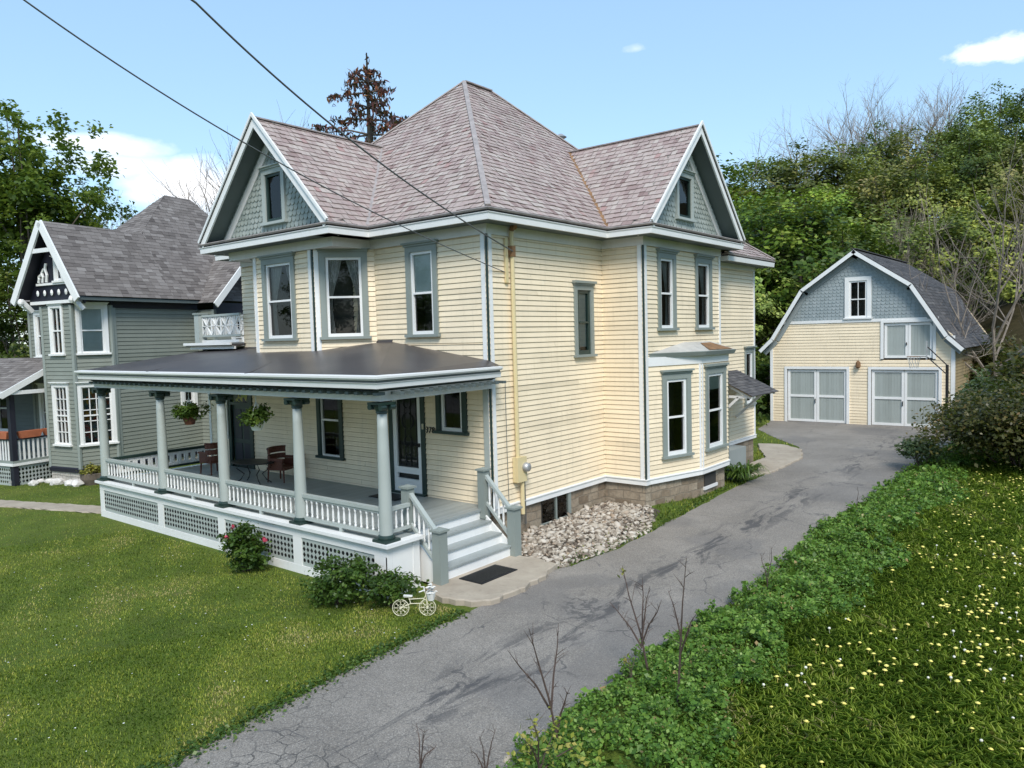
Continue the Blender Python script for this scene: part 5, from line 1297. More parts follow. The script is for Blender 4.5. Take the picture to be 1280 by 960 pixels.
# spruce with drooping purple brown branches
def spruce(seed, H):
    rng = np.random.default_rng(seed); m = MB(); m.tube([(0,0,-.5),(0,0,H*.5),(0,0,H)], [.28,.2,.03], 8); P = []
    z = H*.25
    while z < H*.98:
        L = min(3.4, .22+8.5*(1-z/H)**.9*rng.uniform(.55,1.2)); a = rng.uniform(0,6.28); nb = 5 if z < H*.8 else 4
        for k in range(nb):
            b = a+6.28*k/nb+rng.uniform(-.3,.3); LL = L*rng.uniform(.55,1.15)
            d = V((math.cos(b),math.sin(b),0)); pts = [V((0,0,z))+d*LL*t+V((0,0,LL*(.18*t-.38*t*t+(.16 if t > .85 else 0)))) for t in (0,.35,.7,1)]
            m.tube(pts, [.05,.035,.02,.008], 4, False)
            for j in range(int(44*LL)+8):
                t = rng.uniform(.2,1)**.8; q = pts[0].lerp(pts[3],t); P.append((q.x+rng.normal()*.09,q.y+rng.normal()*.09,q.z-abs(rng.normal())*.22-.03+.06*LL))
        z += rng.uniform(.42,.72)
    for j in range(60): P.append((rng.normal()*.05,rng.normal()*.05,H*rng.uniform(.8,1.0)))
    P = np.array(P); t = np.clip(rng.normal(.45,.22,len(P)),0,1); v,f,t = leaves(P,.27,t,rng,0,.38,droop=1.6)
    return [('trunk',m.mesh('trunk',M['bark'],True)),('crown',fast_mesh('crown',v,f,t,[M['needle']]))]
sp = spruce(5, 15); tree_at(458,66,47,(15,sp),'spruce_tree','purple brown spruce with drooping branches behind the slate roof',None,.95,1.0)

# ------------------------------------------------------------------ shrubs
def shrub(kind, loc, H_, Rr, seed, label, mat='leafshrub', size=.07, nclump=60, per=60, flowers=None, z0=.08, rc=.2, cat='shrub', stem=True, up=.3, sxy=1):
    cm, C = crown_mesh('foliage', seed, H_, Rr, z0, nclump, per, size, M[mat], rc=rc, flat=.75, hollow=.35, up=up, lobes=5)
    t = empty(kind, loc, label, cat); mesh_obj('foliage', cm, t)
    if stem:
        rng = random.Random(seed); m = MB()
        for c in rng.sample(list(C), 10): m.tube([(c[0]*.2,c[1]*.2,-.05),(c[0]*.5,c[1]*.5,c[2]*.5),tuple(c)], [.012*H_,.009*H_,.003], 5, False)
        m.build('stem', M['twig'], t)
    if flowers:
        mt, n, fs = flowers; rng = random.Random(seed+1); m = MB()
        for c in rng.sample(list(C), n):
            c = V(c); o = c+V((c.x,c.y,.3*H_)).normalized()*Rr*.28
            for k in range(9):
                d = V((rng.gauss(0,1),rng.gauss(0,1),rng.gauss(0,1))).normalized(); q = o+d*fs*.6; a = d.orthogonal().normalized(); b = d.cross(a)
                m.poly([q+a*fs*.6,q+b*fs*.6,q-a*fs*.6,q-b*fs*.6])
        m.build('flowers', M[mt], t)
    return t
shrub('flowering_shrub', (-3.12,-3.66,.0), .92, .50, 501, 'small rhododendron shrub with pink red blooms against the lattice', flowers=('petal_pink',13,.055), size=.08, nclump=70, per=50, z0=-.12)
shrub('leafy_shrub', (-.15,-3.80,.0), .78, .62, 502, 'leafy green shrub hiding the right corner of the lattice', size=.07, nclump=60, per=56)
shrub('leafy_shrub', (.62,-3.38,.0), .56, .54, 503, 'low green shrub behind the small bicycle planter', size=.07, nclump=44, per=52)
t = shrub('dark_bush', (7.75,13.7,.25), 2.3, 2.75, 504, 'large dark brownish green bush in front of the barn side', 'leafbush', .12, 260, 100, z0=.05, rc=.16)
shrub('pale_shrub', (5.35,12.9,.2), 1.0, .85, 505, 'pale green shrub at the left foot of the dark bush', 'leafsage', .10, 44, 40)
shrub('pale_shrub', (6.5,17.2,.25), 2.6, 1.1, 506, 'pale leafed bush in front of the weathered barn wall', 'leafsage', .13, 70, 36)
for i,(u,v,d,h,r,lab) in enumerate(((925,520,33,2.6,1.5,'dark bushy growth between the house corner and the barn'),(945,500,37,3.4,1.8,'tall bushy growth behind the left barn corner'),(1275,430,27,3.4,2.2,'brown green thicket at the right edge below the leafless trees'),(1240,405,33,3.6,1.8,'brown thicket behind the right end of the barn'))):
    p = at(u,v,d); shrub('wild_bush', (p.x,p.y,ground_at(p)), h, r, 520+i, lab, 'leafbush' if i > 1 else 'leafdark', .22, 70, 40, z0=.1)
# strap-leaved plant by the side door
def strap_plant(loc, n, L, seed, label, kind='daylily_clump'):
    rng = random.Random(seed); m = MB()
    for i in range(n):
        a = rng.uniform(0,6.28); d = V((math.cos(a),math.sin(a),0)); l = L*rng.uniform(.6,1.15); h = rng.uniform(.35,.9); s = V((-d.y,d.x,0)); pts = []
        for t in (0,.3,.6,.85,1): pts.append((V((rng.uniform(-.08,.08),rng.uniform(-.08,.08),0)) if t == 0 else pts[0][0])+d*l*t*.8+V((0,0,l*(h*1.7*t-h*1.5*t*t))) if t else V((rng.uniform(-.12,.12),rng.uniform(-.12,.12),0))) if False else None
        b = V((rng.uniform(-.2,.2),rng.uniform(-.2,.2),0)); prev = None; tt = rng.random()
        for t,w in ((0,.016),(.3,.022),(.6,.018),(.85,.010),(1,.002)):
            c = b+d*(l*.75*t)+V((0,0,l*(1.9*h*t-1.7*h*t*t))); e = (c-s*w, c+s*w)
            if prev: m.poly([prev[0],prev[1],e[1],e[0]], tt)
            prev = e
    t = empty(kind, loc, label, 'plant'); m.build('leaves', M['leafshrub'], t); return t
strap_plant((1.62,8.75,.24), 170, .85, 601, 'clump of arching strap leaves by the side door')
strap_plant((1.35,10.2,.24), 60, .5, 602, 'small clump of strap leaves beside the concrete side walk')

# ------------------------------------------------------------------ grass, vines, stones, dandelions
def in_drive(x, y, mrg=0): return (x > interp_np(LE,y)-mrg) & (x < interp_np(RE,y)+mrg)
def interp_np(T, y): return np.interp(y, [a for a,b in T], [b for a,b in T])
gh = np.vectorize(ground_h)
def blades(name, xy, h, w, seed, mat, label, lean=.35):
    rng = np.random.default_rng(seed); n = len(xy); z = gh(xy[:,0],xy[:,1]); a = rng.uniform(0,6.28,n); hh = h*rng.uniform(.5,1.25,n)
    d = np.stack([np.cos(a),np.sin(a),np.zeros(n)],1); P = np.column_stack([xy,z-.01]); sd = np.stack([-d[:,1],d[:,0],np.zeros(n)],1)
    ln = rng.uniform(.1,1,n)[:,None]*lean*2; ww = (w*rng.uniform(.7,1.3,n))[:,None]; H_ = hh[:,None]; up = np.array([[0,0,1.]])
    mid = P+up*H_*.6+d*H_*ln*.3; tip = P+up*H_*(1-.25*ln)+d*H_*ln
    v = np.stack([P-sd*ww, P+sd*ww, mid+sd*ww*.8, tip, mid-sd*ww*.8],1).reshape(-1,3)
    pt = .46+.20*np.sin(xy[:,0]*.9+2*np.sin(xy[:,1]*.7))*np.sin(xy[:,1]*1.1+xy[:,0]*.4)+.16*np.sin(xy[:,0]*3.1+xy[:,1]*1.3+2*np.sin(xy[:,1]*1.9))+.10*np.sin(xy[:,1]*5.3+3*np.sin(xy[:,0]*2.7))
    if 'lawn' in name: pt = pt+.13*np.sin((xy[:,0]*.42+xy[:,1]*.91)*5.2+.5*np.sin(xy[:,0]*.8))   # mowing bands
    cc = rng.uniform([xy[:,0].min(),xy[:,1].min()],[xy[:,0].max(),xy[:,1].max()],(260,2)); cr = rng.uniform(.25,.8,260); cs = rng.normal(0,.22,260)
    for c_, r_, s_ in zip(cc, cr, cs):                        # tufts and worn patches of their own tone
        pt = pt+s_*np.exp(-((xy[:,0]-c_[0])**2+((xy[:,1]-c_[1])*1.3)**2)/r_**2)
    t = np.clip(pt+rng.normal(0,.2,n),0,1)
    o = mesh_obj(name, fast_mesh(name, v, np.arange(5*n).reshape(n,5), t, [mat])); tag(o, label, None, kind='stuff'); return o
M['grass'] = leaf('grass_blade', [(0,(.085,.145,.018)),(.35,(.20,.275,.036)),(.65,(.35,.395,.06)),(.9,(.47,.465,.12)),(1,(.54,.46,.21))], .25, .5)
M['meadow'] = leaf('meadow_blade', [(0,(.11,.18,.02)),(.45,(.23,.34,.038)),(.75,(.33,.43,.062)),(.95,(.36,.42,.09)),(1,(.48,.42,.2))], .42, .5)
def sample(x0,x1,y0,y1,dens,rng,dmin=0,dmax=99):
    n = int((x1-x0)*(y1-y0)*dens); p = np.column_stack([rng.uniform(x0,x1,n),rng.uniform(y0,y1,n)])
    r = np.hypot(p[:,0]-CAM.x, p[:,1]-CAM.y); return p[(r >= dmin)&(r < dmax)]
rng = np.random.default_rng(21)
def house_free(p):
    x, y = p[:,0], p[:,1]
    inside = ((x > -10.75)&(x < .45)&(y > -3.3)&(y < 12.2)) | ((x > .3)&(x < 2.05)&(y > -2.85)&(y < -.1)) | ((x>-1)&(x<1.2)&(y>4)&(y<12.2))
    path = np.abs((x+10.9)*(-6.95)-(y+2.7)*(-19.1)) / 20.3 < .40
    path &= x < -10.85
    return ~inside & ~path
L1 = np.concatenate([sample(-6,3,-11,-2.9,2300,rng,0,12.2), sample(-14,3,-12,-1,900,rng,12.2,20), sample(-30,-8,-16,2,140,rng,20,45)])
L1 = L1[house_free(L1) & (L1[:,0] < interp_np(LE,L1[:,1])+rng.normal(0,.05,len(L1)))]
blades('lawn_grass', L1, .042, .0052, 22, M['grass'], 'mown front lawn grass')
L2 = np.concatenate([sample(.0,2.1,3.8,15,260,rng), sample(-12,2,12.5,22,60,rng), sample(.0,2.0,-.3,4.5,40,rng)]); L2 = L2[house_free(L2) & (L2[:,0] < interp_np(LE,L2[:,1])+.03)]
L2 = L2[(L2[:,0] > 1.45)|(L2[:,1] > 4.4)]
blades('verge_grass', L2, .085, .008, 23, M['grass'], 'grass verge between the house and the drive')
L3 = np.concatenate([sample(6.2,13,-8,4,1050,rng,0,9.5), sample(6.2,14,-6,9,700,rng,9.5,16), sample(5.6,16,2,20,300,rng,16,26), sample(5.6,30,6,30,60,rng,26,50)])
edge = 6.55+.28*np.sin(L3[:,1]*.9)+.2*np.sin(L3[:,1]*2.3+1)+rng.normal(0,.16,len(L3)); L3 = L3[L3[:,0] > edge]
blades('meadow_grass', L3, .135, .0075, 24, M['meadow'], 'long meadow grass on the bank to the right', .8)
# ground-cover vine along the far side of the drive
def vine_region(n, y0, y1):
    y = rng.uniform(y0,y1,n); l = interp_np(RE,y)-.02; r = 6.75+.25*np.sin(y*.9)+.2*np.sin(y*2.3+1); k = rng.random(n); x = l+(r-l)*k
    return x, y, k
VX = []; 
for (n,y0,y1,s) in ((40000,-9,-2.5,.042),(34000,-2.5,5,.048),(24000,5,17.5,.066)):
    x,y,k = vine_region(n,y0,y1); lump = .10+.10*np.sin(x*3.1+np.sin(y*1.7)*2)*np.sin(y*2.6)+.06*np.sin(y*6.1+x*5)
    hgt = np.clip((.03+.09*np.sin(np.pi*np.clip(k,0,1)))+lump*.5,.012,.30)*rng.uniform(.35,1,n)
    z = np.maximum(gh(x,y), 0)+hgt; t = np.clip(.32+hgt*1.2+rng.normal(0,.22,n),0,1); z = z+np.where(np.sin(x*7.3+2*np.sin(y*3.1))*np.sin(y*8.7+np.sin(x*5)) > .45, rng.uniform(0,.20,n), 0); gap = (np.sin(x*4.1+3*np.sin(y*1.3))+np.sin(y*5.7+2*np.sin(x*2.9)) < -1.15) & (rng.random(n) < .85)
    sz = s*np.exp(rng.normal(-.1,.38,n)); VX.append((np.column_stack([x,y,z])[~gap], sz[~gap], t[~gap]))
P = np.concatenate([a for a,_,_ in VX]); S_ = np.concatenate([b for _,b,_ in VX]); T_ = np.concatenate([c for _,_,c in VX])
v,f,t = leaves(P, S_, T_, rng, .35, .75); o = mesh_obj('ground_cover_vine', fast_mesh('ground_cover_vine', v, f, t, [M['leafvine']])); tag(o, 'glossy green ground cover vine along the drive edge', None, kind='stuff')
L4 = np.column_stack(vine_region(2600,-9,12)[:2]); L4 = L4[L4[:,0] > 5.25]; blades('bank_grass', L4, .15, .006, 25, M['meadow'], 'grass growing up through the ground cover', .5)
# weeds hugging the edges
n = 2600; y = rng.uniform(-9,-2.9,n); x = interp_np(LE,y)+rng.normal(-.05,.10,n); P = np.column_stack([x,y,gh(x,y)+rng.uniform(.01,.05,n)])
y2 = rng.uniform(-.2,14,2200); x2 = interp_np(LE,y2)-np.abs(rng.normal(0,.18,2200)); P = np.concatenate([P,np.column_stack([x2,y2,gh(x2,y2)+rng.uniform(.01,.06,2200)])])
v,f,t = leaves(P, .05, np.clip(rng.normal(.5,.25,len(P)),0,1), rng, .6, .7); o = mesh_obj('edge_weeds', fast_mesh('edge_weeds', v, f, t, [M['leafshrub']])); tag(o, 'low weeds creeping over the drive edge', None, kind='stuff')
# bed of pale river stones
M['pebble'] = tinted('river_stone', [(0,(.08,.06,.045)),(.28,(.22,.18,.14)),(.55,(.40,.35,.285)),(.85,(.56,.51,.44)),(1,(.34,.26,.19))], .85, .2, (.12,.10,.08))
def stones(n, seed):
    r = np.random.default_rng(seed); ico = []
    import bmesh as _b
    bm = _b.new(); _b.ops.create_icosphere(bm, subdivisions=1, radius=1); iv = np.array([q.co[:] for q in bm.verts]); fi = np.array([[q.index for q in f.verts] for f in bm.faces]); bm.free()
    x = r.uniform(.04,1.95,n*3); y = r.uniform(-.15,4.4,n*3)
    keep = (x < interp_np(LE,y)-.05-np.clip(y-3.0,0,2)*.45) & ~((x < .95)&(y > 4.22)) & ~((x>.3)&(y<-.15)) & ~((x < .9)&(y < -.05)) & ~((x<.95)&(y<-.02)); x, y = x[keep][:n], y[keep][:n]; n = len(x)
    s = np.exp(r.normal(math.log(.038),.38,n)); sc = np.stack([s*r.uniform(.8,1.5,n), s*r.uniform(.7,1.2,n), s*r.uniform(.45,.8,n)],1)
    a = r.uniform(0,6.28,n); ca, sa = np.cos(a), np.sin(a); z = gh(x,y)+.006+np.abs(r.normal(0,.014,n))
    vv = iv[None]*sc[:,None]*(1+r.normal(0,.10,(n,len(iv),1))); tl = r.normal(0,.35,n)[:,None]
    X = vv[:,:,0]*ca[:,None]-vv[:,:,1]*sa[:,None]; Y = vv[:,:,0]*sa[:,None]+vv[:,:,1]*ca[:,None]; Z = vv[:,:,2]+X*tl
    W = np.stack([X+x[:,None],Y+y[:,None],Z+z[:,None]],2).reshape(-1,3); Fc = (fi[None]+np.arange(n)[:,None,None]*len(iv)).reshape(-1,3)
    t = np.repeat(np.clip(r.normal(.52,.28,n),0,1), len(fi)); return W, Fc, t
W, Fc, t = stones(3000, 8); me = fast_mesh('river_stones', W, Fc, t, [M['pebble']]); me.polygons.foreach_set('use_smooth',[True]*len(me.polygons)); o = mesh_obj('river_stones', me); tag(o, 'bed of pale river stones beside the foundation', None, kind='stuff')
def soil_mat():
    m, nt, b, o = new_mat('bed_soil'); c = ramp(nt, noise(nt, coords(nt, world=True), 12, 5), [(.3,(.035,.028,.02)),(.7,(.09,.07,.05))]); nt.links.new(c, b.inputs['Base Color']); b.inputs['Roughness'].default_value = .95; return m
M['soil'] = soil_mat()
mb = MB(); nx_ = 14; ny_ = 40
mb.v = [(.0+ (interp(LE,-.3+4.7*j/ny_)-.06)*i/nx_*(1-.22*max(0,(4.7*j/ny_-2.6)/2.1)), -.12+4.5*j/ny_, 0) for j in range(ny_+1) for i in range(nx_+1)]
mb.v = [(x,y,ground_h(x,y)+.012) for x,y,_ in mb.v]; mb.f = [(j*(nx_+1)+i, j*(nx_+1)+i+1, (j+1)*(nx_+1)+i+1, (j+1)*(nx_+1)+i) for j in range(ny_) for i in range(nx_)]; mb.t = [.5]*len(mb.f)
o = mb.build('soil', M['soil'], None, True); tag(o, 'bare soil under the river stones', None, kind='structure')
# dandelions
M['dandelion'] = plain('dandelion_petal', (.93,.74,.20), .7, 0, .2, 40)
M['clock'] = plain('dandelion_clock', (.72,.70,.60), .9)
def dandelion_mesh(pale):
    m = MB(); k = 10; zt = .12; m.tube([(0,0,0),(.005,.003,.07),(0,0,zt)], [.003,.0025,.002], 4, False)
    prof = [(.004,zt-.008),(.022,zt-.002),(.027,zt+.006),(.019,zt+.015),(.004,zt+.018)] if not pale else [(.004,zt-.016),(.017,zt-.010),(.023,zt+.004),(.016,zt+.018),(.003,zt+.023)]
    m.lathe(0,0,prof,k); 
    if not pale:
        for j in range(14):
            a=2*math.pi*j/14; b=a+.16; m.poly([(0,0,zt+.012),(.033*math.cos(a-.16),.033*math.sin(a-.16),zt+.004),(.036*math.cos(a),.036*math.sin(a),zt+.002),(.033*math.cos(b),.033*math.sin(b),zt+.004)])
    return m.mesh('dandelion', M['clock' if pale else 'dandelion'], True)
dm = [dandelion_mesh(False), dandelion_mesh(True)]
cl = [(rng.uniform(6.9,12.5), rng.uniform(-4.5,15)) for _ in range(34)]; pts = []
while len(pts) < 430:
    if rng.random() < .5: c = cl[rng.integers(len(cl))]; q = (c[0]+rng.normal()*.30, c[1]+rng.normal()*.42)
    else: q = (rng.uniform(6.8,12.8), rng.uniform(-5,16))
    if q[0] > 6.7+.2*math.sin(q[1]): 
        d = V((q[0],q[1],.2))-CAM; dep = d.dot(CF); uu = 640+F_PX*d.dot(CR)/dep; vv = 480-F_PX*d.dot(CU)/dep
        if dep > 2 and -10 < uu < 1300 and 560 < vv < 975: pts.append((dep,q))
pts.sort()
for i,(dep,(x,y)) in enumerate(pts[:300]):
    o = mesh_obj('dandelion', dm[1 if rng.random() < .15 else 0], None, (x,y,ground_h(x,y)+rng.uniform(-.02,.04))); o.scale = (rng.uniform(.5,.92),)*3; o.rotation_euler = (rng.normal()*.12,rng.normal()*.12,rng.uniform(0,6))
    tag(o, 'pale yellow dandelion head standing in the long meadow grass', 'dandelion', 'dandelions in the meadow')
mb = MB()
for dep,(x,y) in pts[300:]:
    z = ground_h(x,y)+.15; mb.lathe(x,y,[(.004,z-.006),(.022,z),(.024,z+.007),(.004,z+.014)],6)
o = mb.build('distant_dandelions', M['dandelion']); tag(o, 'far scatter of dandelion heads near the bushes', None, 'dandelions in the meadow', 'stuff')
# small white flowers / clover specks in the lawn
mb = MB()
for i in range(170):
    x, y = rng.uniform(-7,2.0), rng.uniform(-11,-3.6)
    if x < interp(LE,y)-.1: z = ground_h(x,y)+.045; s = rng.uniform(.008,.016); mb.poly([(x+s,y,z),(x,y+s,z+.004),(x-s,y,z),(x,y-s,z+.004)])
o = mb.build('clover_blossom', M['petal_white']); tag(o, 'tiny white clover specks across the lawn', None, None, 'stuff')

# ------------------------------------------------------------------ saplings by the drive
def sapling(base, tips, label, buds=None, r=.016, kind='bare_sapling'):
    """base and tips given as view points of the same upright plane; every fork is a limb of its own"""
    B = hit(*base, 2, .08); dep = (B-CAM).dot(CF); m = MB(); rnd = random.Random(int(base[0])); t = empty(kind, B, label, 'sapling')
    mids = []
    for (fk, u, v) in tips:                   # fk: how far up the main stem it forks
        T = at(u, v, dep+rnd.uniform(-.35,.35)); mt = at(tips[0][1], tips[0][2], dep)
        f = B.lerp(mt, fk)+V((rnd.uniform(-.015,.015),rnd.uniform(-.015,.015),0)) if fk > 0 else B
        a = f.lerp(T,.35)+V((0,0,.05)); b = f.lerp(T,.7)+V((rnd.uniform(-.03,.03),rnd.uniform(-.03,.03),.03))
        r0 = r*(1-.6*fk); m.tube([p-B for p in (f if fk else B-V((0,0,.1)), a, b, T)], [r0,r0*.75,r0*.5,r0*.18], 5)
        Lb = (T-f).length
        for k in range(9):
            p = f.lerp(T, rnd.uniform(.2,.97)); d = V((rnd.uniform(-1,1),rnd.uniform(-1,1),rnd.uniform(.3,1.2))).normalized(); e = p-B+d*rnd.uniform(.04,.17)*min(1.6,Lb+.4); m.tube([p-B, (p-B).lerp(e,.5)+V((0,0,.008)), e], [r0*.28,r0*.2,r0*.08], 4)
            if k % 3 == 0: m.tube([(p-B).lerp(e,.6), (p-B).lerp(e,.6)+V((rnd.uniform(-.04,.04),rnd.uniform(-.04,.04),.05))], [r0*.14,r0*.06], 4)
    m.build('stem', M['twig'], t)
    if buds:
        q = []
        for (u,v,n,sd) in buds:
            c = at(u,v,dep)-B; q += [tuple(c+V((rnd.gauss(0,sd),rnd.gauss(0,sd),rnd.gauss(0,sd)))) for _ in range(n)]
        v_,f_,t_ = leaves(np.array(q), .06, np.clip(rng.normal(.75,.2,len(q)),0,1), rng, .3); mesh_obj('leaves', fast_mesh('leaves', v_, f_, t_, [M['leafwarm']]), t)
    return t
sapling((813,845), [(0,778,707),(.25,762,752),(.3,803,722),(.28,827,750),(.35,812,735)], 'tallest leafless sapling with a budding tip by the drive edge', [(779,712,10,.03)])
sapling((846,888), [(0,858,697),(.45,835,738),(.35,872,765)], 'leafless two stemmed sapling right of the budding one')
sapling((700,930), [(0,661,785),(.3,698,779),(.3,637,816),(.1,709,865)], 'forked leafless sapling standing before the dark asphalt streak')
sapling((958,742), [(0,964,684),(.2,951,692)], 'short bare twig farther up the drive edge', r=.010)
sapling((1071,640), [(0,1072,608)], 'single thin twig near the top of the vine strip', r=.008)
sapling((790,868), [(0,784,818),(.3,792,822)], 'short twig with fresh leaves below the tall sapling', [(784,824,14,.03)], r=.008)
sapling((528,985), [(0,520,903),(.2,531,912),(.3,546,930)], 'cluster of thin twigs at the bottom edge, left of the others', r=.010)
sapling((610,985), [(0,599,920),(.2,620,910),(.2,588,938)], 'thin upright twigs at the bottom edge beside the leafy sapling', r=.010)
B = hit(676,985,2,.05)
t = sapling((676,985), [(0,668,905),(.2,700,905),(.3,655,925),(.2,722,930)], 'leafy young sapling at the bottom edge of the drive', [(668,905,24,.05),(660,925,24,.06),(700,908,26,.06),(690,935,40,.09),(720,935,26,.07),(655,950,26,.06),(735,950,30,.08)], r=.012, kind='leafy_sapling')
# ------------------------------------------------------------------ things
t = empty('bicycle_planter', hit(518,770,2,.02), 'small cream metal bicycle planter standing on the lawn by the steps', 'planter', None, R_(38))
def wheel(x):
    m = MB(); k = 20
    ring = [(x+.13*math.cos(2*math.pi*j/k), 0, .135+.13*math.sin(2*math.pi*j/k)) for j in range(k+1)]; m.tube(ring, .0065, 6, False)
    for j in range(8): a = 2*math.pi*j/8; m.tube([(x,0,.135),(x+.13*math.cos(a),0,.135+.13*math.sin(a))], .003, 4)
    for j in range(8): a = 2*math.pi*(j+.5)/8; m.tube([(x+.08*math.cos(a)+.03*math.cos(q),0,.135+.08*math.sin(a)+.03*math.sin(q)) for q in [i*6.283/8 for i in range(9)]], .003, 4, False)
    m.tube([(x,-.03,.135),(x,.03,.135)], .016, 8); return m.build('wheel', M['cream'], t)
wheel(-.21); wheel(.21)
m = MB(); m.tube([(-.21,.0,.135),(-.05,0,.20),(.12,0,.20),(.19,0,.33)], .007, 6); m.tube([(-.05,0,.20),(-.08,0,.31)], .007, 6); m.tube([(.21,0,.135),(.19,0,.33),(.17,0,.40)], .007, 6); m.tube([(-.08,0,.27),(.16,0,.28)], .007, 6); m.build('frame', M['cream'], t)
m = MB(); m.hexa([(-.15,-.03,.31),(-.02,-.02,.31),(-.02,.02,.31),(-.15,.03,.31),(-.16,-.04,.335),(-.02,-.02,.33),(-.02,.02,.33),(-.16,.04,.335)]); m.build('saddle', M['petal_white'], t)
m = MB(); m.tube([(.10,-.12,.42),(.15,-.10,.43),(.17,0,.40),(.15,.10,.43),(.10,.12,.42)], .009, 6); m.build('handlebar', M['petal_white'], t)
m = MB(); m.lathe(.27,0,[(.05,.25),(.075,.36),(.08,.37)],10)
for k in range(34): a=rng.uniform(0,6.28); q=V((.27+rng.normal()*.035,rng.normal()*.035,.40+rng.normal()*.045)); s=.035; m.poly([q+V((s,0,0)),q+V((0,s,.01)),q+V((-s,0,0)),q+V((0,-s,.01))])
m.build('flower_basket', M['petal_white'], t)
# door mats
q = [hit(575,724,2,.112),hit(606,731,2,.112),hit(645,711,2,.112),hit(616,706,2,.112)]
def mat_rect(name, x0,x1,y0,y1,z,label,mt='black'):
    t = empty(name, ((x0+x1)/2,(y0+y1)/2,z), label, 'door mat'); m = MB(); a=(x1-x0)/2; b=(y1-y0)/2; m.box(-a,a,-b,b,0,.014); m.build('border', M[mt], t)
    m = MB(); n=int(2*b/.045)
    for i in range(n): m.box(-a+.04,a-.04,-b+.03+i*(2*b-.06)/n,-b+.03+(i+.6)*(2*b-.06)/n,.0145,.02)
    m.build('ribs', M['iron'], t); return t
xs=[p.x for p in q]; ys_=[p.y for p in q]; mat_rect('door_mat', sorted(xs)[0]*.5+sorted(xs)[1]*.5, sorted(xs)[2]*.5+sorted(xs)[3]*.5, sorted(ys_)[0]*.5+sorted(ys_)[1]*.5, sorted(ys_)[2]*.5+sorted(ys_)[3]*.5, .107, 'black rubber mat on the concrete landing below the steps')
mat_rect('door_mat', -2.95,-2.1,-.75,-.25, FLZ+.004, 'dark mat on the porch floor before the screen door')
# hanging baskets
def basket(u, v, pot, label, seed):
    c = hit(u,v,1,PY+.02); top = 3.33
    t = empty('hanging_basket', (c.x,c.y,c.z), label, 'hanging basket', 'hanging baskets under the porch beam')
    m = MB(); h = top-c.z
    for k in range(3): a=2.1*k+.5; m.tube([(.16*math.cos(a),.16*math.sin(a),.0),(0,0,min(h*.75,.42))], .008, 5)
    m.tube([(0,0,min(h*.75,.42)),(0,0,h)], .008, 5); m.build('rope', M['rope'], t)
    m = MB(); m.lathe(0,0,[(.10,-.17),(.15,-.02),(.16,.0)],12); m.build('pot', M[pot], t)
    cm, C = crown_mesh('foliage', seed, .34, .34, -.16, 40, 42, .075, M['leafdark'], rc=.25, flat=.8, hollow=.4); mesh_obj('foliage', cm, t)
basket(237,521,'wicker','dark leafy hanging basket between the two leftmost columns',701); basket(321,527,'petal_white','hanging basket with white pot and ropes before the dark left door',702)
# porch table and chairs
def porch_pt(u, v, z): p = hit(u,v,2,z); return p
p = porch_pt(316,577,1.45)
t = empty('porch_table', (p.x,p.y,FLZ), 'oval dark metal table with scrolled legs on the porch', 'table', None, .2)
m = MB(); k=22; m.add([(.62*math.cos(2*math.pi*j/k),.38*math.sin(2*math.pi*j/k),z) for z in (.50,.53) for j in range(k)], [(j,(j+1)%k,k+(j+1)%k,k+j) for j in range(k)]+[tuple(range(k,2*k)),tuple(range(k-1,-1,-1))]); m.build('table_top', M['iron'], t)
for a in (.6,2.54,3.74,5.68):
    d=V((math.cos(a)*1.4,math.sin(a)*.9,0)); m=MB(); m.tube([d*.22+V((0,0,.50)),d*.33+V((0,0,.36)),d*.18+V((0,0,.22)),d*.26+V((0,0,.08)),d*.36+V((0,0,.0))], .016, 6); m.build('leg', M['iron'], t)
def chair(p, rz, label):
    t = empty('porch_chair', (p.x,p.y,FLZ), label, 'chair', 'wicker chairs on the porch', rz)
    m=MB(); m.box(-.26,.26,-.25,.25,.30,.37); m.build('seat', M['wicker'], t)
    m=MB(); k=9; W_=[]
    for i in range(k+1):
        a=math.pi*(i/k); x=-.30*math.cos(a); y=.10+.18*math.sin(a); W_.append((x,y))
    for (a,b) in zip(W_,W_[1:]):
        for z0_,z1_ in ((.37,.50),(.53,.66),(.69,.80)): m.hexa([(a[0],a[1],z0_),(b[0],b[1],z0_),(b[0]*1.06,b[1]*1.06,z0_),(a[0]*1.06,a[1]*1.06,z0_),(a[0],a[1],z1_),(b[0],b[1],z1_),(b[0]*1.06,b[1]*1.06,z1_),(a[0]*1.06,a[1]*1.06,z1_)])
    m.tube([(x*1.03,y*1.03,.82) for x,y in W_], .03, 6); m.build('backrest', M['wicker'], t)
    for sx in (-1,1):
        m=MB(); m.box(sx*.27-.035,sx*.27+.035,-.25,.14,.55,.60); m.box(sx*.27-.012,sx*.27+.012,-.22,.10,.32,.54); m.build('armrest', M['wicker'], t)
    for x,y in ((-.23,-.22),(.23,-.22),(-.23,.22),(.23,.22)):
        m=MB(); m.tube([(x,y,.31),(x*1.08,y*1.08,0)], [.024,.018], 6); m.build('leg', M['wicker'], t)
    return t
chair(porch_pt(353,600,.95), 1.9, 'red brown wicker chair right of the oval table'); chair(porch_pt(383,588,1.05), -.3, 'wicker chair half hidden behind the middle column'); chair(porch_pt(268,588,1.0), -1.5, 'wicker chair left of the oval table')
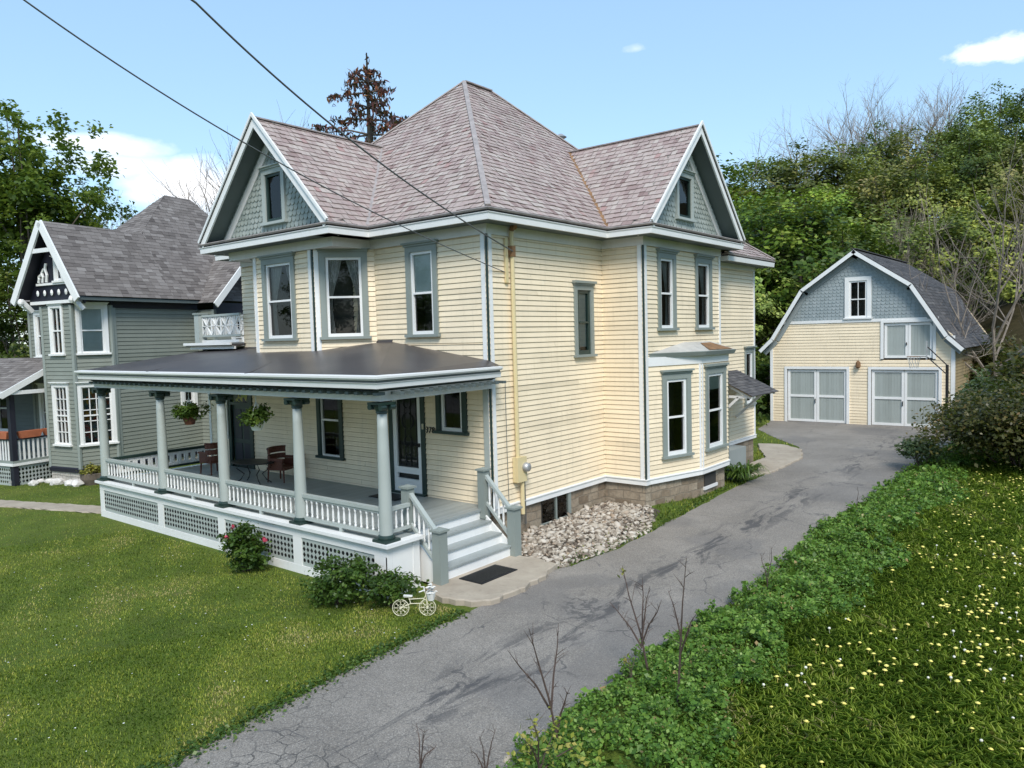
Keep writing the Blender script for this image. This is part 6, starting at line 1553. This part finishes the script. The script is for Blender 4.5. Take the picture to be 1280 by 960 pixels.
# rocks and planter in the neighbour garden
rk = MB(); bp_ = np.array
def rock(u, v, s, label, group, mat='stone_white', seed=0):
    p = hit(u,v,2,.03); r = random.Random(seed+int(u*7)); m = MB(); import bmesh as _b
    bm = _b.new(); _b.ops.create_icosphere(bm, subdivisions=2, radius=1)
    for q in bm.verts: q.co *= 1+r.uniform(-.14,.14)
    m.v=[(q.co.x*s*r.uniform(1,1),q.co.y*s*.75,q.co.z*s*.55) for q in bm.verts]; m.f=[[q.index for q in f.verts] for f in bm.faces]; m.t=[.5]*len(m.f); bm.free()
    o=m.build('rock', M[mat]); o.location=(p.x,p.y,ground_at(p)+s*.25); o.rotation_euler.z=r.uniform(0,6); tag(o,label,'rock',group)
for u,v,s in ((8,600,.16),(17,603,.14),(27,601,.15),(42,605,.2),(51,602,.16),(62,602,.18),(72,604,.24),(80,600,.15),(88,605,.22),(97,606,.26),(104,604,.16)): rock(u,v,s,'white rock edging the flower bed below the grey house','rocks edging the neighbour bed')
rock(634,948,.06,'single pale stone lying at the bottom edge of the drive',None,'concrete')
p = hit(117,604,2,.02)
t = empty('barrel_planter', (p.x,p.y,ground_at(p)), 'low barrel planter of red leaved plants before the grey house', 'planter')
m=MB(); m.lathe(0,0,[(.28,0),(.36,.18),(.38,.36),(.35,.37),(.33,.30)],14); m.build('tub', M['bark'], t)
cm,C=crown_mesh('foliage',711,.62,.40,.32,24,30,.08,M['leafwarm'],rc=.25); mesh_obj('foliage',cm,t)
for i,(u,v,r_,h) in enumerate(((25,592,.5,.5),(60,592,.55,.6),(90,594,.45,.45))):
    p=hit(u,v,2,.1); shrub('garden_plant',(p.x,p.y,ground_at(p)),h,r_,720+i,('low green plant in the flower bed at the left edge','low green plant in the flower bed below the stained glass window','low green plant in the flower bed beside the barrel planter')[i],'leafshrub',.07,24,30,cat='plant',flowers=('petal_red',4,.04))
# basketball hoop
p = hit(1184,456,1,19.2); px, py = p.x, 19.2; gz = ground_h(px,py)
t = empty('basketball_hoop', (px,py,gz), 'basketball hoop on a grey pole in front of the barn', 'basketball hoop', None, R_(9.8))
zr = 3.02
m=MB(); m.tube([(0,0,0),(0,0,p.z-gz)], .05, 8); m.build('pole', M['iron'], t)
tz=p.z-gz; bx=-.62
m=MB(); 
for dy in (-.12,.12): m.tube([(0,dy*.3,tz-.02),(bx,dy,zr+.35)], .02, 6); m.tube([(0,dy*.3,tz-.35),(bx,dy,zr-.02)], .02, 6)
m.build('arm', M['iron'], t)
m=MB(); m.box(bx-.05,bx,-.45,.45,zr-.10,zr+.55); m.build('backboard', M['metal'], t)
m=MB(); k=20; rr=.23; cx=bx-.05-.15-rr; m.tube([(cx+rr*math.cos(2*math.pi*j/k),rr*math.sin(2*math.pi*j/k),zr) for j in range(k+1)], .010, 6, False); m.beam((bx-.05,0,zr),(cx+rr,0,zr),.1,.02); m.build('rim', M['rust'], t)
m=MB()
for j in range(12):
    for s in (1,-1): a=2*math.pi*j/12; b=a+s*2*math.pi/12*1.5; m.tube([(cx+rr*math.cos(a),rr*math.sin(a),zr),(cx+rr*.75*math.cos(a+s*.3),rr*.75*math.sin(a+s*.3),zr-.2),(cx+rr*.6*math.cos(b),rr*.6*math.sin(b),zr-.42)], .005, 4)
m.build('net', M['rope'], t)
# overhead cables to the house mast, and the pole they come from
d0 = (V((.12,.66,6.05))-CAM).dot(CF)
def cable(px, dstart, end, name, label, r):
    co=np.polyfit([a for a,_ in px],[b for _,b in px],2); u0,u1=px[0][0],px[-1][0]; px=[(float(u),float(np.polyval(co,u))) for u in np.linspace(u0,u1,26)]
    pts=[]; n=len(px)
    def lp(k, n_): return d0+(dstart-d0)*(1-(1-k/n_))
    U=[q[0] for q in px]; tot=U[0]-U[-1]
    for (u,v) in px:
        k=(U[0]-u)/tot; pts.append(at(u,v,1/((1-k)/d0+k/dstart)))
    pts.append(end); m=MB(); P2=pts[:-1]
    P2.append(pts[-1]); m.tube(P2, r, 6); o=m.build(name, M['cable'], None, True); tag(o,label,'cable')
PT=V((3.2,-16.4,0))
cable([(641,321),(607,291),(575,266),(480,206),(410,155),(350,105),(297,55),(245,0)], 8.6, PT+V((.1,.15,10.4)), 'overhead_cable', 'thicker overhead service cable reaching the mast over the slate roof', .013)
cable([(632,335),(599,328),(520,296),(451,261),(310,180),(220,123),(120,60),(25,0)], 7.6, PT+V((-.1,.15,9.3)), 'overhead_cable', 'thinner overhead cable crossing before the front gable', .009)
t=empty('utility_pole',(PT.x,PT.y,0),'tall wooden utility pole by the street carrying the cables','utility pole'); m=MB(); m.tube([(0,0,-.5),(0,0,11)],[.17,.11],10); m.build('pole',M['bark'],t); m=MB(); m.box(-1.1,1.1,-.06,.06,10.35,10.47); m.build('crossarm',M['bark'],t)

# unseen trees added across the street to darken the window reflections
for i in range(9):
    x = -48+i*12+random.uniform(-3,3); k = (0,1,3,5,2)[i%5]
    plant('reflection_tree', variants[k][1], (x,-34+random.uniform(-3,3),0), 'leafy green tree across the street opposite the houses', 'tree', 'trees across the street', random.uniform(0,6), random.uniform(.9,1.15))
SKY_STRENGTH = .15; SUN_E = 2.4; SUN_ANGLE = 20; EXPO = .60
VEIL = .5; VEILCOL = (2.2,3.6,4.9)
CLOUDS = [(245,240,.095,.042,.7,9,1.6,3,1.0),(118,180,.070,.016,.8,12,1.5,5,.85),(160,206,.075,.018,.9,11,1.6,9,.7),(1262,58,.055,.016,.9,22,2.6,2,.95),(795,61,.016,.006,1.0,30,2.2,4,.35)]
CLOUDCOL = (6.4,6.5,6.7)

# ------------------------------------------------------------------ sky and sun
SUN = V((.54,-.52,.80)).normalized()
w = bpy.data.worlds.new('World'); scn.world = w; w.use_nodes = True; nt = w.node_tree; nt.nodes.clear()
sky = N(nt, 'ShaderNodeTexSky'); sky.sky_type = 'NISHITA'; sky.sun_disc = False
sky.sun_elevation = math.asin(SUN.z); sky.sun_rotation = math.atan2(SUN.x, SUN.y); sky.air_density = 1.0; sky.dust_density = .4; sky.ozone_density = 1.5
bg = N(nt, 'ShaderNodeBackground'); bg.inputs[1].default_value = SKY_STRENGTH
tc = N(nt, 'ShaderNodeTexCoord'); dirv = tc.outputs['Generated']
def cloud(u, v, rx, rz, soft, nscale, amp, seed):
    d = (at(u, v, 1)-CAM).normalized()
    sub = N(nt, 'ShaderNodeVectorMath', operation='SUBTRACT'); nt.links.new(dirv, sub.inputs[0]); sub.inputs[1].default_value = d
    sc = N(nt, 'ShaderNodeVectorMath', operation='MULTIPLY'); nt.links.new(sub.outputs[0], sc.inputs[0]); sc.inputs[1].default_value = (1/rx,1/rx,1/rz)
    ln = N(nt, 'ShaderNodeVectorMath', operation='LENGTH'); nt.links.new(sc.outputs[0], ln.inputs[0])
    mp = N(nt, 'ShaderNodeMapping'); nt.links.new(dirv, mp.inputs[0]); mp.inputs['Location'].default_value = (seed,seed*.7,0); mp.inputs['Scale'].default_value = (1,1,1.9)
    n = noise(nt, mp.outputs[0], nscale, 9, .58)
    ma = N(nt, 'ShaderNodeMath', operation='MULTIPLY_ADD'); nt.links.new(n, ma.inputs[0]); ma.inputs[1].default_value = amp; ma.inputs[2].default_value = 1-amp*.5
    su = N(nt, 'ShaderNodeMath', operation='SUBTRACT'); nt.links.new(ma.outputs[0], su.inputs[0]); nt.links.new(ln.outputs['Value'], su.inputs[1])
    return ramp(nt, su.outputs[0], [(0, (0,0,0)), (soft*.45, (.55,.55,.55)), (min(1,soft), (1,1,1))])
masks = CLOUDS
tot = None
for k in masks:
    c = cloud(*k[:-1]); c = mixc(nt, 1, c, (k[-1],)*3, 'MULTIPLY'); tot = c if tot is None else mixc(nt, 1, tot, c, 'LIGHTEN')
veil = mixc(nt, VEIL, sky.outputs[0], VEILCOL)          # thin high haze
nt.links.new(mixc(nt, tot, veil, CLOUDCOL), bg.inputs[0])
wo = N(nt, 'ShaderNodeOutputWorld'); nt.links.new(bg.outputs[0], wo.inputs[0])
sl = bpy.data.lights.new('sun', 'SUN'); so_ = bpy.data.objects.new('sun', sl); COL.objects.link(so_)
sl.energy = SUN_E; sl.angle = R_(SUN_ANGLE); sl.color = (1,.945,.86)
so_.rotation_euler = SUN.to_track_quat('Z','Y').to_euler(); so_.location = (20,-20,40)
vs = scn.view_settings; vs.view_transform = 'Standard'; vs.look = 'None'; vs.exposure = EXPO; vs.gamma = 1; vs.use_curve_mapping = False
scn.render.engine = 'CYCLES'; scn.render.resolution_x = 1024; scn.render.resolution_y = 768
